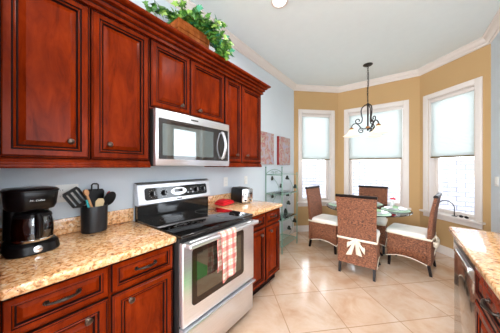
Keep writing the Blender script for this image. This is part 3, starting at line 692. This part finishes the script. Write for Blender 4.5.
# ------------------------------------------------------------------ wall plates
def plate(name, label, loc, rz, w_, kind, group=None):
    o = thing(name, label, 'outlet' if kind != 'switch' else 'light switch', loc, rz, group)
    p = MB().box(0.0008, 0.006, -w_/2, w_/2, -0.058, 0.058, 0.002).build('cover_plate', M['outlet'], o)
    for gy in ([-w_/4, w_/4] if w_ > 0.09 else [0.0]):
        if kind == 'outlet':
            for z in (-0.02, 0.02):
                f = MB().prism(rrect(gy-0.014, gy+0.014, z-0.014, z+0.014, 0.008, 4), lambda a, b_, t: (t, a, b_), 0.0062, 0.0075).build('receptacle', M['outlet'], o)
                sl_ = MB(); sl_.box(0.0076, 0.0079, gy-0.007, gy-0.005, z-0.003, z+0.006); sl_.box(0.0076, 0.0079, gy+0.005, gy+0.007, z-0.003, z+0.006); sl_.build('slot', M['slot'], f)
        else:
            MB().box(0.0062, 0.010, gy-0.016, gy+0.016, -0.033, 0.033, 0.002).build('rocker', M['outlet'], o)
    return o
plate('wall_outlet', 'double white outlet plate on the wall between coffee maker and crock', (0, 0.327, 1.182), 0, 0.116, 'outlet')
plate('wall_outlet', 'white outlet plate on the wall above the red cloth', (0, 1.842, 1.165), 0, 0.072, 'outlet')
plate('wall_outlet', 'white outlet plate on the wall above the toaster', (0, 2.255, 1.165), 0, 0.072, 'outlet')
plate('wall_switch', 'white light switch plate on the far end of the right wall', (2.70, 3.70, 1.18), PI, 0.116, 'switch')

# ------------------------------------------------------------------ toaster and red cloth
r = thing('toaster', 'black and chrome toaster on the right stretch of counter', 'toaster', (0.178, 1.945, 0.914), R(-14))
loft([(-0.13, 0.112, -0.078, 0.078, 0.02, 0.010), (-0.132, 0.114, -0.080, 0.080, 0.025, 0.03), (-0.130, 0.112, -0.076, 0.076, 0.025, 0.165), (-0.122, 0.106, -0.066, 0.066, 0.03, 0.182)]).build('body', M['black_plastic'], r)
tf = MB().box(0.1125, 0.132, -0.080, 0.080, 0.012, 0.178, 0.010, 3).build('front_panel', M['chrome'], r)
for y in (-0.030, 0.030): MB().box(-0.10, 0.085, y-0.014, y+0.014, 0.1822, 0.1840, 0.0005).build('slot', M['shadow_line'], r)
for y in (-0.040, 0.040):
    MB().box(0.1322, 0.150, y-0.015, y+0.015, 0.112, 0.124, 0.003).build('lever', M['black_plastic'], tf)
    MB().box(0.1322, 0.1335, y-0.003, y+0.003, 0.06, 0.15, 0.0005).build('lever_track', M['slot'], tf)
    MB().lathe([(0, 0.0003), (0.012, 0.0003), (0.010, 0.012), (0, 0.013)], n=16, M=Matrix.Translation((0.132, y, 0.04)) @ Matrix.Rotation(R(90), 4, 'Y')).build('dial', M['black_plastic'], tf)
for x in (-0.10, 0.09):
    for y in (-0.055, 0.055): MB().lathe([(0, 0.0008), (0.010, 0.0008), (0.010, 0.0105), (0, 0.0105)], (x, y, 0), 10).build('foot', M['black_plastic'], r)
def cloth_pile():
    g = MB()
    def layer(z, sx, sy, seed, th):
        rnd = random.Random(seed); ph = rnd.random()*6
        poly = []
        for cx, cy in ((sx, sy), (-sx, sy), (-sx, -sy), (sx, -sy)):
            poly.append((cx, cy))
        def fn(u, v):
            a = 2*PI*u; c, s_ = math.cos(a), math.sin(a); k = max(abs(c), abs(s_))**0.75
            x = sx*c/k*(1+0.06*math.sin(3*a+ph)); y = sy*s_/k*(1+0.06*math.cos(2*a+ph))
            vv = abs(v-0.5)*2
            rr = 1.0-0.12*(vv**3); h = th*(v-0.5)
            return (x*rr, y*rr, z+h+0.004*math.sin(2*a+ph))
        m = 28; V = [[g.bm.verts.new(fn(i/m, j/6)) for i in range(m)] for j in range(7)]
        for a, b_ in zip(V, V[1:]):
            for k in range(m): g.bm.faces.new((a[k], a[(k+1) % m], b_[(k+1) % m], b_[k]))
        g.bm.faces.new(V[0][::-1]); g.bm.faces.new(V[-1])
    layer(0.012, 0.085, 0.115, 1, 0.018); layer(0.029, 0.078, 0.100, 2, 0.016); layer(0.044, 0.062, 0.075, 3, 0.014)
    o = g.build('folded_cloth', M['red_cloth'], ang=60); o.location = (0.130, 1.690, 0.9180); o.rotation_euler = (0, 0, R(8))
    return tag(o, 'crumpled red cloth folded on the counter beside the toaster', 'cloth')
cloth_pile()

# ------------------------------------------------------------------ ivy on top of the cabinets
r = thing('potted_ivy', 'trailing green ivy in a brown box on top of the cabinets', 'plant', (0.215, 1.13, 2.3125))
bx = MB()
for k in range(7):
    z0 = 0.001+0.042*k; o_ = 0.003*(k % 2)
    bx.box(-0.10-o_, 0.10+o_, -0.165-o_, 0.165+o_, z0, z0+0.041, 0.004)
bx.build('box', M['wicker'], r)
MB().box(-0.09, 0.09, -0.155, 0.155, 0.2955, 0.300).build('soil', M['soil'], r)
def ivy():
    rnd = random.Random(5)
    mats = [M['leaf'], M['leaf_light'], M['leaf_blue']]
    lob = [(0, -0.10), (0.30, -0.28), (0.55, -0.10), (0.42, 0.12), (0.62, 0.42), (0.30, 0.46), (0.0, 1.0), (-0.30, 0.46), (-0.62, 0.42), (-0.42, 0.12), (-0.55, -0.10), (-0.30, -0.28)]
    g = MB()
    def leafat(p, n, up, sz, mi):
        z = n.normalized(); y = (up-z*up.dot(z)); y = y.normalized() if y.length > 1e-4 else z.orthogonal().normalized(); x = y.cross(z)
        c = g.bm.verts.new(p+z*sz*0.06+y*sz*0.2)
        V = [g.bm.verts.new(p+x*a*sz+y*b_*sz - z*sz*0.18*abs(a)) for a, b_ in lob]
        for k in range(len(V)):
            f = g.bm.faces.new((c, V[k], V[(k+1) % len(V)])); f.material_index = mi
    vines = []
    for i in range(50):
        a = rnd.uniform(-0.35*PI, 1.15*PI); st = Vector((rnd.uniform(-0.07, 0.05), rnd.uniform(-0.06, 0.15), 0.30))
        ln = rnd.uniform(0.18, 0.34); d = Vector((math.cos(a)*0.5, math.sin(a)*0.7, rnd.uniform(0.6, 1.5))).normalized()
        pts = [st.copy()]; v = d.copy()
        for k in range(8):
            v.z -= rnd.uniform(0.10, 0.26); v.normalize(); q = pts[-1]+v*ln/8
            if q.x < -0.14: q.x = -0.14
            q.y = min(q.y, 0.27)
            if q.z < 0.33 and q.y < 0.1: q.z = 0.33
            pts.append(q)
        vines.append(pts)
    for i in range(12):   # long trails over the far end and the front edge
        pts = [Vector((rnd.uniform(0.02, 0.09), rnd.uniform(0.06, 0.15), 0.30))]
        v = Vector((rnd.uniform(0.15, 0.5), rnd.uniform(0.5, 1.1), 0.4)).normalized()
        for k in range(9):
            v.z -= 0.20; v.normalize(); q = pts[-1]+v*0.045
            if q.z < 0.125: q.z = 0.125; v.z = 0.0
            q.y = min(q.y, 0.285)
            pts.append(q)
        vines.append(pts)
    for i in range(3):
        pts = [Vector((rnd.uniform(-0.05, 0.0), rnd.uniform(-0.12, -0.06), 0.31))]
        v = Vector((-0.1, -0.8, 0.7)).normalized()
        for k in range(8):
            v.z -= 0.16; v.normalize(); pts.append(pts[-1]+v*0.036)
        vines.append(pts)
    st = MB()
    for pts in vines:
        st.tube([tuple(p) for p in pts], 0.0025, 5)
        for p in pts[1:]:
            for _ in range(2):
                n = Vector((rnd.uniform(0.1, 1.0), rnd.uniform(-0.9, 0.5), rnd.uniform(-0.1, 0.9))); up = Vector((rnd.uniform(-1, 1), rnd.uniform(-1, 1), rnd.uniform(-1.2, 0.3)))
                mi = rnd.choices([0, 1, 2], [0.62, 0.28, 0.10])[0]
                q = p+Vector((rnd.uniform(-.02, .03), rnd.uniform(-.025, .025), rnd.uniform(-.02, .03)))
                leafat(q, n, up, rnd.uniform(0.036, 0.062), mi)
    g.build('foliage', mats, r, smooth=False)
    st.build('stems', M['stem'], r)
ivy()

# ------------------------------------------------------------------ canvases on the left wall
def canvas(y0, y1, z0, z1, mat, edge, label):
    o = thing('canvas_print', label, 'picture', (0, (y0+y1)/2, (z0+z1)/2), 0, 'floral canvases'); h, v = (y1-y0)/2, (z1-z0)/2
    MB().box(0.002, 0.046, -h, h, -v, v, 0.002).build('stretched_edge', edge, o)
    MB().box(0.0462, 0.0472, -h+0.001, h-0.001, -v+0.001, v-0.001).build('painted_face', mat, o)
canvas(2.52, 2.975, 1.395, 1.915, M['art_a'], M['white'], 'pink floral canvas nearest the wall cabinets')
canvas(3.155, 3.60, 1.39, 1.905, M['art_b'], M['art_red'], 'pink floral canvas with deep red edge nearest the bay window')

# ------------------------------------------------------------------ baker's rack
r = thing('baker_rack', 'sage green metal baker rack with glass shelves by the left wall', 'rack', (0.018, 2.765, 0)); RW, RD = 0.555, 0.295
for nm, x, y, zt in (('rear_post', 0, 0, 1.335), ('rear_post', 0, RW, 1.335), ('front_post', RD, 0, 1.235), ('front_post', RD, RW, 1.235)):
    MB().tube([(x, y, 0.001), (x, y, zt)], 0.008, 10).lathe([(0, 0), (0.010, 0.002), (0.013, 0.012), (0.010, 0.022), (0, 0.026)], (x, y, zt), 12).build(nm, M['green_metal'], r)
for z in (0.11, 0.513, 0.915):
    fr_ = MB(); g_ = 0.010
    for a, b_ in (((0, 0), (RD, 0)), ((RD, 0), (RD, RW)), ((RD, RW), (0, RW)), ((0, RW), (0, 0))): fr_.tube([(a[0], a[1], z), (b_[0], b_[1], z)], 0.006, 8)
    if z < 0.2:
        for k in range(9): x = RD*(k+1)/10; fr_.tube([(x, 0, z), (x, RW, z)], 0.004, 6)
    so = fr_.build('shelf_frame', M['green_metal'], r)
    if z > 0.2: MB().box(0.008, RD-0.008, 0.008, RW-0.008, z+0.0062, z+0.0122, 0.001).build('glass_shelf', M['green_glass'], so)
tr = MB()
for a, b_ in (((0, 0), (RD, 0)), ((RD, RW), (0, RW)), ((0, RW), (0, 0))): tr.tube([(a[0], a[1], 1.225), (b_[0], b_[1], 1.225)], 0.005, 8)
tr.build('top_rail', M['green_metal'], r)
cr = MB()
cr.tube([(0, RW*k/16, 1.235+0.075*math.sin(PI*k/16)**0.8) for k in range(17)], 0.005, 8)
for s in (-1, 1):
    cr.tube([(0, RW/2+s*(0.02+0.05*(1-k/22))*1.0+s*0.045*math.cos(k*0.42)*(1-k/30), 1.255+0.022*math.sin(k*0.42)*(1-k/30)) for k in range(20)], 0.0035, 6)
cr.build('crest', M['green_metal'], r)
def vine(name, fpos, z0, z1, amp, seed):
    rnd = random.Random(seed); v = MB(); lv = MB()
    N_ = 40
    pt = lambda t: fpos(0.5+amp*math.sin(t*PI*3.2), z0+(z1-z0)*t)
    v.tube([pt(k/N_) for k in range(N_+1)], 0.003, 6)
    for k in range(7):
        t = (k+0.5)/7; c = Vector(pt(t)); side = 1 if k % 2 else -1
        tip = Vector(fpos(0.5+amp*math.sin(t*PI*3.2)+side*0.16, z0+(z1-z0)*t+0.03)); v.tube([tuple(c), tuple((c+tip)/2+Vector((0, 0, 0.012))), tuple(tip)], 0.0022, 5)
        e1 = (Vector(fpos(1, 0))-Vector(fpos(0, 0))).normalized(); e2 = Vector((0, 0, 1)); e3 = e1.cross(e2)
        sz = 0.062
        out = [(0, -0.5), (0.5, -0.55), (0.62, 0.0), (0.38, 0.12), (0.36, 0.5), (0, 0.75), (-0.36, 0.5), (-0.38, 0.12), (-0.62, 0.0), (-0.5, -0.55)]
        lv.prism(out, lambda a, b_, t_: tuple(tip+e1*a*sz+e2*b_*sz+e3*t_), -0.002, 0.002)
    o = v.build(name, M['green_metal'], r); lv.build('leaves', M['leaf_metal'], o)
vine('back_vine', lambda a, z: (0.0, a*RW, z), 0.14, 1.20, 0.25, 1)
vine('side_vine', lambda a, z: (a*RD, RW, z), 0.14, 1.20, 0.22, 2)

# ------------------------------------------------------------------ dining chairs
def make_chair(label):
    # faces +y; rear legs at y=-0.215
    r = thing('dining_chair', label, 'chair', (0, 0, 0), 0, 'woven rattan dining chairs')
    W_ = 0.215; YB, YF = -0.235, 0.225
    # skirt with arched lower edge
    g = MB()
    per = []
    nS = 14
    def side(p, q):
        for k in range(nS): t = k/nS; per.append((p[0]+(q[0]-p[0])*t, p[1]+(q[1]-p[1])*t, math.sin(PI*t)))
    cs_ = [(-W_, YF), (-W_, YB+0.04), (W_, YB+0.04), (W_, YF)]
    for k in range(4): side(cs_[k], cs_[(k+1) % 4])
    V = []
    for z, fl_ in ((0.0, 1.0), (0.16, 0.985), (0.43, 0.97)):
        V.append([g.bm.verts.new((x*fl_, y*fl_ if y > 0 else y, (0.135+0.045*s_) if z == 0 else (0.29 if z < 0.3 else 0.445))) for x, y, s_ in per])
    m = len(per)
    for a, b_ in zip(V, V[1:]):
        for k in range(m): g.bm.faces.new((a[k], a[(k+1) % m], b_[(k+1) % m], b_[k]))
    g.bm.faces.new(V[-1])
    sk = g.build('skirt', M['weave'], r)
    md = sk.modifiers.new('t', 'SOLIDIFY'); md.thickness = 0.008; md.offset = -1
    MB().tube([(x*1.006, y*1.004, 0.133+0.045*s_) for x, y, s_ in per], 0.005, 6, closed=True).build('piping', M['cream'], r)
    # backrest, continuous plane from skirt bottom to the top, raked above the seat
    prof = [(-0.2365, 0.14), (-0.2365, 0.45), (-0.245, 0.60), (-0.262, 0.78), (-0.292, 0.975)]
    th = [0.036, 0.040, 0.042, 0.038, 0.030]
    b = MB(); rows = []
    wd = [0.216, 0.214, 0.214, 0.218, 0.222]
    for (y, z), t_, hw in zip(prof, th, wd):
        row = []
        nW = 6
        for k in range(nW+1):
            u = -1+2*k/nW; row.append((hw*u, y-0.012*(1-u*u)*0.6, z))
        for k in range(nW, -1, -1):
            u = -1+2*k/nW; row.append((hw*u, y+t_-0.010*(1-u*u)*0.6, z))
        rows.append([b.bm.verts.new(p) for p in row])
    m = len(rows[0])
    for a, c in zip(rows, rows[1:]):
        for k in range(m): b.bm.faces.new((a[k], a[(k+1) % m], c[(k+1) % m], c[k]))
    b.bm.faces.new(rows[0][::-1]); b.bm.faces.new(rows[-1])
    b.build('backrest', M['weave'], r, ang=50)
    tr_ = MB(); pts = [(0.226*u, -0.280-0.008*(1-u*u), 0.992) for u in (-1, -0.6, -0.2, 0.2, 0.6, 1)]
    for p, q in zip(pts, pts[1:]): pass
    tr_.prism([(-0.300, 0.9765), (-0.258, 0.9765), (-0.256, 0.990), (-0.262, 1.004), (-0.278, 1.010), (-0.296, 1.006), (-0.304, 0.992)], lambda a, b_, t: (t, a, b_), -0.228, 0.228)
    tr_.build('top_rail', M['espresso'], r)
    # cushion
    cu = loft([(-0.208, 0.208, -0.190, 0.232, 0.03, 0.447), (-0.214, 0.214, -0.192, 0.240, 0.04, 0.456), (-0.215, 0.215, -0.192, 0.242, 0.04, 0.482), (-0.205, 0.205, -0.185, 0.232, 0.05, 0.500), (-0.17, 0.17, -0.15, 0.20, 0.06, 0.508)]).build('seat_cushion', M['white_cotton'], r, ang=50)
    MB().tube([(p[0], p[1], 0.456) for p in rrect(-0.212, 0.212, -0.1900, 0.240, 0.04, 5)], 0.011, 6, closed=True).build('cushion_piping', M['cream'], cu)
    for sx in (-1, 1):
        for yb, yt, xo in ((-0.232, -0.185, 0.192), (0.205, 0.19, 0.192)):
            bq = MB(); s0, s1 = 0.014, 0.019
            A_ = [bq.bm.verts.new((sx*xo+a*s0, yb+c*s0, 0.001)) for a, c in ((-1, -1), (1, -1), (1, 1), (-1, 1))]
            B_ = [bq.bm.verts.new((sx*xo*0.98+a*s1, yt+c*s1, 0.30)) for a, c in ((-1, -1), (1, -1), (1, 1), (-1, 1))]
            for k in range(4): bq.bm.faces.new((A_[k], A_[(k+1) % 4], B_[(k+1) % 4], B_[k]))
            bq.bm.faces.new(A_[::-1]); bq.bm.faces.new(B_); bq.build('leg', M['espresso'], r)
    # ribbon round the back with a bow behind
    rb = MB(); zc = 0.452; hh = 0.013
    rp = [(-0.216, 0.05), (-0.2215, -0.10), (-0.2225, -0.243), (-0.12, -0.2475), (0, -0.2495), (0.12, -0.2475), (0.2225, -0.243), (0.2215, -0.10), (0.216, 0.05)]
    A_ = [rb.bm.verts.new((x, y, zc-hh)) for x, y in rp]; B_ = [rb.bm.verts.new((x, y, zc+hh)) for x, y in rp]
    for k in range(len(rp)-1): rb.bm.faces.new((A_[k], A_[k+1], B_[k+1], B_[k]))
    ro = rb.build('ribbon', M['cream'], r); md = ro.modifiers.new('t', 'SOLIDIFY'); md.thickness = 0.002; md.offset = 0
    bw_ = MB()
    def strip(pts, wds):
        V = []
        for (x, y, z), w2 in zip(pts, wds): V.append((bw_.bm.verts.new((x, y, z-w2)), bw_.bm.verts.new((x, y, z+w2))))
        for a, c in zip(V, V[1:]): bw_.bm.faces.new((a[0], c[0], c[1], a[1]))
    for sx in (-1, 1):
        pts = []; wds = []
        for k in range(13):
            t = k/12; a = 2*PI*t
            pts.append((sx*0.098*math.sin(PI*t), -0.258-0.026*math.sin(a)-0.006, zc-0.004-(0.075 if sx < 0 else 0.115)*math.sin(PI*t)**1.3)); wds.append(0.013+0.020*math.sin(PI*t))
        strip(pts, wds)
        # hanging tail
        V = []
        for k in range(9):
            t = k/8; x = sx*(0.006+(0.075 if sx < 0 else 0.03)*t); z = zc-(0.20 if sx < 0 else 0.185)*t; y = -0.262-0.008*math.sin(t*5); w2 = 0.014+0.020*t
            V.append((bw_.bm.verts.new((x-w2, y, z+0.006*sx)), bw_.bm.verts.new((x+w2, y-0.003, z-0.006*sx))))
        for a, c in zip(V, V[1:]): bw_.bm.faces.new((a[0], a[1], c[1], c[0]))
    bwo = bw_.build('bow', M['cream'], ro, ang=80); md = bwo.modifiers.new('t', 'SOLIDIFY'); md.thickness = 0.003; md.offset = 0
    MB().lathe([(0, -0.022), (0.014, -0.018), (0.019, 0), (0.014, 0.018), (0, 0.022)], (0, -0.262, zc), 14, sy=0.6).build('knot', M['cream'], ro)
    return r
ch = make_chair('woven dining chair in front of the table with its bow facing the kitchen')
at(ch, (1.338, 3.01, 0), R(0))
dup(ch, (0.795, 3.49, 0), R(-98), 'woven dining chair beside the baker rack at the left of the table')
dup(ch, (1.885, 3.545, 0), R(79), 'woven dining chair standing sideways under the right window')
dup(ch, (1.375, 3.93, 0), R(180), 'woven dining chair behind the table below the middle window')

# ------------------------------------------------------------------ table and setting
TX, TY = 1.36, 3.43
r = thing('dining_table', 'round glass topped dining table with dark legs in the bay', 'table', (TX, TY, 0))
MB().lathe([(0, 0.738), (0.545, 0.738), (0.550, 0.742), (0.550, 0.748), (0.545, 0.752), (0, 0.752)], n=64).build('glass_top', M['table_glass'], r)
MB().lathe([(0.15, 0.700), (0.165, 0.700), (0.165, 0.7375), (0.15, 0.7375)], n=40).build('support_ring', M['espresso'], r)
for k in range(4):
    a = R(45+90*k); c, s = math.cos(a), math.sin(a)
    prof = [(0.155, 0.705), (0.12, 0.60), (0.075, 0.45), (0.07, 0.33), (0.12, 0.18), (0.20, 0.08), (0.27, 0.018)]
    MB().tube([(c*q, s*q, z) for q, z in prof], [0.02, 0.02, 0.021, 0.022, 0.022, 0.02, 0.017], 10).build('leg', M['espresso'], r)
MB().tube([(0.085*math.cos(2*PI*k/24), 0.085*math.sin(2*PI*k/24), 0.30) for k in range(24)], 0.012, 8, closed=True).build('ring_brace', M['espresso'], r)
spots = [(0.16, -0.36, 'front right'), (-0.36, -0.02, 'left'), (0.36, 0.04, 'right'), (0.02, 0.36, 'far')]
names = ['nearest the kitchen', 'by the left chair', 'by the right chair', 'by the far chair']
p0 = None
for (dx, dy, _), nm in zip(spots, names):
    loc = (TX+dx, TY+dy, 0.7525)
    m_ = MB().lathe([(0, 0.0005), (0.168, 0.0005), (0.170, 0.003), (0.168, 0.005), (0, 0.005)], n=36).build('placemat', M['green_napkin'] if p0 is None else p0.data.materials[0])
    m_.location = loc; tag(m_, 'round pale green placemat on the glass table ' + nm, 'placemat', 'round placemats')
    if p0 is None: p0 = m_
    pl = MB().lathe([(0, 0.001), (0.085, 0.001), (0.10, 0.006), (0.135, 0.016), (0.136, 0.019), (0.10, 0.010), (0.085, 0.005), (0, 0.005)], n=36).build('dinner_plate', M['china'])
    pl.location = (loc[0], loc[1], loc[2]+0.005); tag(pl, 'white dinner plate on the table ' + nm, 'plate', 'dinner plates')
    sp_ = MB().lathe([(0, 0.001), (0.06, 0.001), (0.075, 0.005), (0.102, 0.014), (0.103, 0.017), (0.075, 0.009), (0.06, 0.0045), (0, 0.0045)], n=32).build('salad_plate', M['green_glass'] if False else M['china'])
    sp_.location = (loc[0], loc[1], loc[2]+0.018); sp_.location.z += 0.0
    tag(sp_, 'small white plate stacked on the dinner plate ' + nm, 'plate', 'small plates')
    nk = loft([(-0.055, 0.055, -0.03, 0.03, 0.012, 0.0), (-0.06, 0.06, -0.034, 0.034, 0.014, 0.006), (-0.052, 0.052, -0.028, 0.028, 0.014, 0.022), (-0.03, 0.03, -0.018, 0.018, 0.01, 0.03)]).build('napkin', M['dark_green'])
    nk.location = (loc[0], loc[1], loc[2]+0.024); nk.rotation_euler = (0, 0, math.atan2(dy, dx)+PI/2)
    tag(nk, 'folded light green napkin on the small plate ' + nm, 'napkin', 'folded napkins')
r = thing('flower_vase', 'small white vase with a red flower near the window side of the table', 'vase', (1.675, 3.715, 0.7525))
MB().lathe([(0, 0.001), (0.028, 0.001), (0.032, 0.02), (0.024, 0.07), (0.03, 0.09), (0.027, 0.09), (0.021, 0.07), (0.029, 0.02), (0.024, 0.005), (0, 0.005)], n=24).build('vessel', M['china'], r)
MB().tube([(0, 0, 0.006), (0.002, 0, 0.06), (0.01, 0.0, 0.115)], 0.0025, 6).build('stem', M['stem'], r)
fw = MB()
for ring, (n_, rad, zz, sz) in enumerate(((6, 0.022, 0.118, 0.020), (5, 0.012, 0.128, 0.017), (1, 0, 0.134, 0.014))):
    for k in range(n_):
        a = 2*PI*k/n_+ring; fw.lathe([(0, -sz*0.6), (sz*0.8, -sz*0.3), (sz, 0.1*sz), (sz*0.7, sz*0.5), (0, sz*0.65)], (0.01+rad*math.cos(a), rad*math.sin(a), zz), 10)
fw.build('blossom', M['red_petal'], r)

# ------------------------------------------------------------------ chandelier
HX, HY = 1.344, 3.80
r = thing('chandelier', 'wrought iron chandelier with white glass shades over the table', 'chandelier', (HX, HY, 0))
MB().lathe([(0, CEIL-0.030), (0.03, CEIL-0.028), (0.060, CEIL-0.016), (0.072, CEIL-0.006), (0.072, CEIL-0.001), (0, CEIL-0.001)], n=28).build('canopy', M['iron'], r)
chn = MB(); z = CEIL-0.034; k = 0
MB_loop = lambda zc, ang: [( (0.010*math.cos(2*PI*q/10))*math.cos(ang), (0.010*math.cos(2*PI*q/10))*math.sin(ang), zc+0.022*math.sin(2*PI*q/10)) for q in range(10)]
while z > 2.44:
    chn.tube(MB_loop(z-0.018, (k % 2)*PI/2+0.5), 0.0032, 5, closed=True); z -= 0.034; k += 1
chn.build('chain', M['iron'], r)
MB().tube([(0.0, 0, CEIL-0.03), (0.012, 0.004, 2.9), (0.014, -0.004, 2.7), (-0.012, 0.004, 2.6), (0.0, 0, 2.40)], 0.0035, 6).build('cord', M['iron'], r)
MB().lathe([(0, 1.945), (0.012, 1.95), (0.018, 1.965), (0.012, 1.985), (0.013, 2.0), (0.013, 2.36), (0.020, 2.375), (0.016, 2.395), (0.006, 2.41), (0, 2.425)], n=18).build('stem', M['iron'], r)
MB().lathe([(0.0, 1.985), (0.030, 1.99), (0.034, 2.005), (0.028, 2.02), (0.0135, 2.025)], n=20).build('hub', M['copper'], r)
yaw = R(37.2)
def cdir(deg):   # angle in the plan, 0 = camera right, 90 = away from the camera
    a = R(deg)+yaw; return math.cos(a), math.sin(a)
def spiral(c0, r0, r1, a0, a1, n=16):
    return [(c0[0]+(r0+(r1-r0)*k/n)*math.cos(R(a0+(a1-a0)*k/n)), c0[1]+(r0+(r1-r0)*k/n)*math.sin(R(a0+(a1-a0)*k/n))) for k in range(n+1)]
for deg in (155, 275, 35):
    c, s = cdir(deg)
    P3 = lambda q, z: (c*q, s*q, z)
    low = [(0.012, 2.0), (0.03, 1.985), (0.065, 1.985)] + [(0.10, 2.0), (0.13, 2.05), (0.17, 2.085), (0.21, 2.075), (0.235, 2.045), (0.24, 2.015)]
    arm = MB().tube([P3(*p) for p in low], 0.009, 8)
    arm.tube([P3(*p) for p in spiral((0.095, 1.955), 0.010, 0.045, -330, 90, 20)], 0.0075, 7)
    up = [(0.014, 2.385), (0.045, 2.372), (0.085, 2.335), (0.098, 2.28), (0.092, 2.22), (0.080, 2.16), (0.084, 2.12)] + spiral((0.140, 2.125), 0.056, 0.012, 195, 600, 22)
    arm.tube([P3(*p) for p in up], 0.0085, 8)
    ao = arm.build('arm', M['iron'], r)
    x, y = c*0.24, s*0.24
    MB().lathe([(0, 2.018), (0.016, 2.016), (0.030, 2.004), (0.034, 1.992), (0.022, 1.985), (0, 1.985)], (x, y, 0), 20).build('shade_holder', M['copper'], ao)
    MB().lathe([(0.022, 1.984), (0.040, 1.972), (0.052, 1.945), (0.075, 1.915), (0.115, 1.885), (0.134, 1.878), (0.134, 1.875), (0.114, 1.881), (0.072, 1.911), (0.048, 1.943), (0.036, 1.968), (0.020, 1.980)], (x, y, 0), 28).build('lamp_shade', M['lamp_shade'], ao)
    MB().lathe([(0, 1.90), (0.018, 1.91), (0.022, 1.93), (0.012, 1.96), (0, 1.975)], (x, y, 0), 14).build('bulb', M['bulb'], ao)

# ------------------------------------------------------------------ things on the right window sill, floor mat
d = D-Cc; rzw = math.atan2(d.y, d.x); u_ = d.normalized(); nn = Vector((u_.y, -u_.x))
def sill(s, off): p = Cc+u_*s+nn*off; return (p.x, p.y, GZ0+0.0025)
r = thing('wire_stand', 'thin arched wire stand on the right window sill', 'wire stand', sill(0.44, 0.02), rzw)
MB().lathe([(0, 0.0005), (0.03, 0.0005), (0.03, 0.006), (0, 0.006)], (0.10, 0, 0), 20).build('foot', M['iron'], r)
MB().tube([(0.10, 0, 0.006), (0.10, 0, 0.12)] + [(0.11*math.cos(R(a))-0.01, 0, 0.12+0.09*math.sin(R(a))) for a in range(15, 181, 15)] + [(-0.12, 0, 0.09)], 0.006, 8).build('arch', M['iron'], r)
r = thing('sunglasses', 'dark sunglasses lying on the right window sill', 'sunglasses', sill(0.66, 0.025), rzw)
for sx in (-1, 1):
    MB().prism(ellipse(0.026, -0.018, 0.018, 18), lambda a, b_, t: (sx*0.032+a, t, 0.0185+b_), -0.002, 0.002).build('lens', M['black_glass'], r)
    MB().tube([(sx*0.060, 0, 0.024), (sx*0.066, -0.01, 0.024), (sx*0.062, -0.035, 0.010)], 0.0025, 6).build('temple', M['black_plastic'], r)
MB().tube([(-0.010, 0, 0.022), (0, 0, 0.026), (0.010, 0, 0.022)], 0.002, 6).build('bridge', M['black_plastic'], r)
mt = MB().box(-0.26, 0.26, -0.42, 0.42, 0.001, 0.012, 0.004).build('floor_mat', M['mat_green']); mt.location = (1.82, 1.40, 0)
tag(mt, 'green kitchen mat on the floor in front of the dishwasher', 'mat')
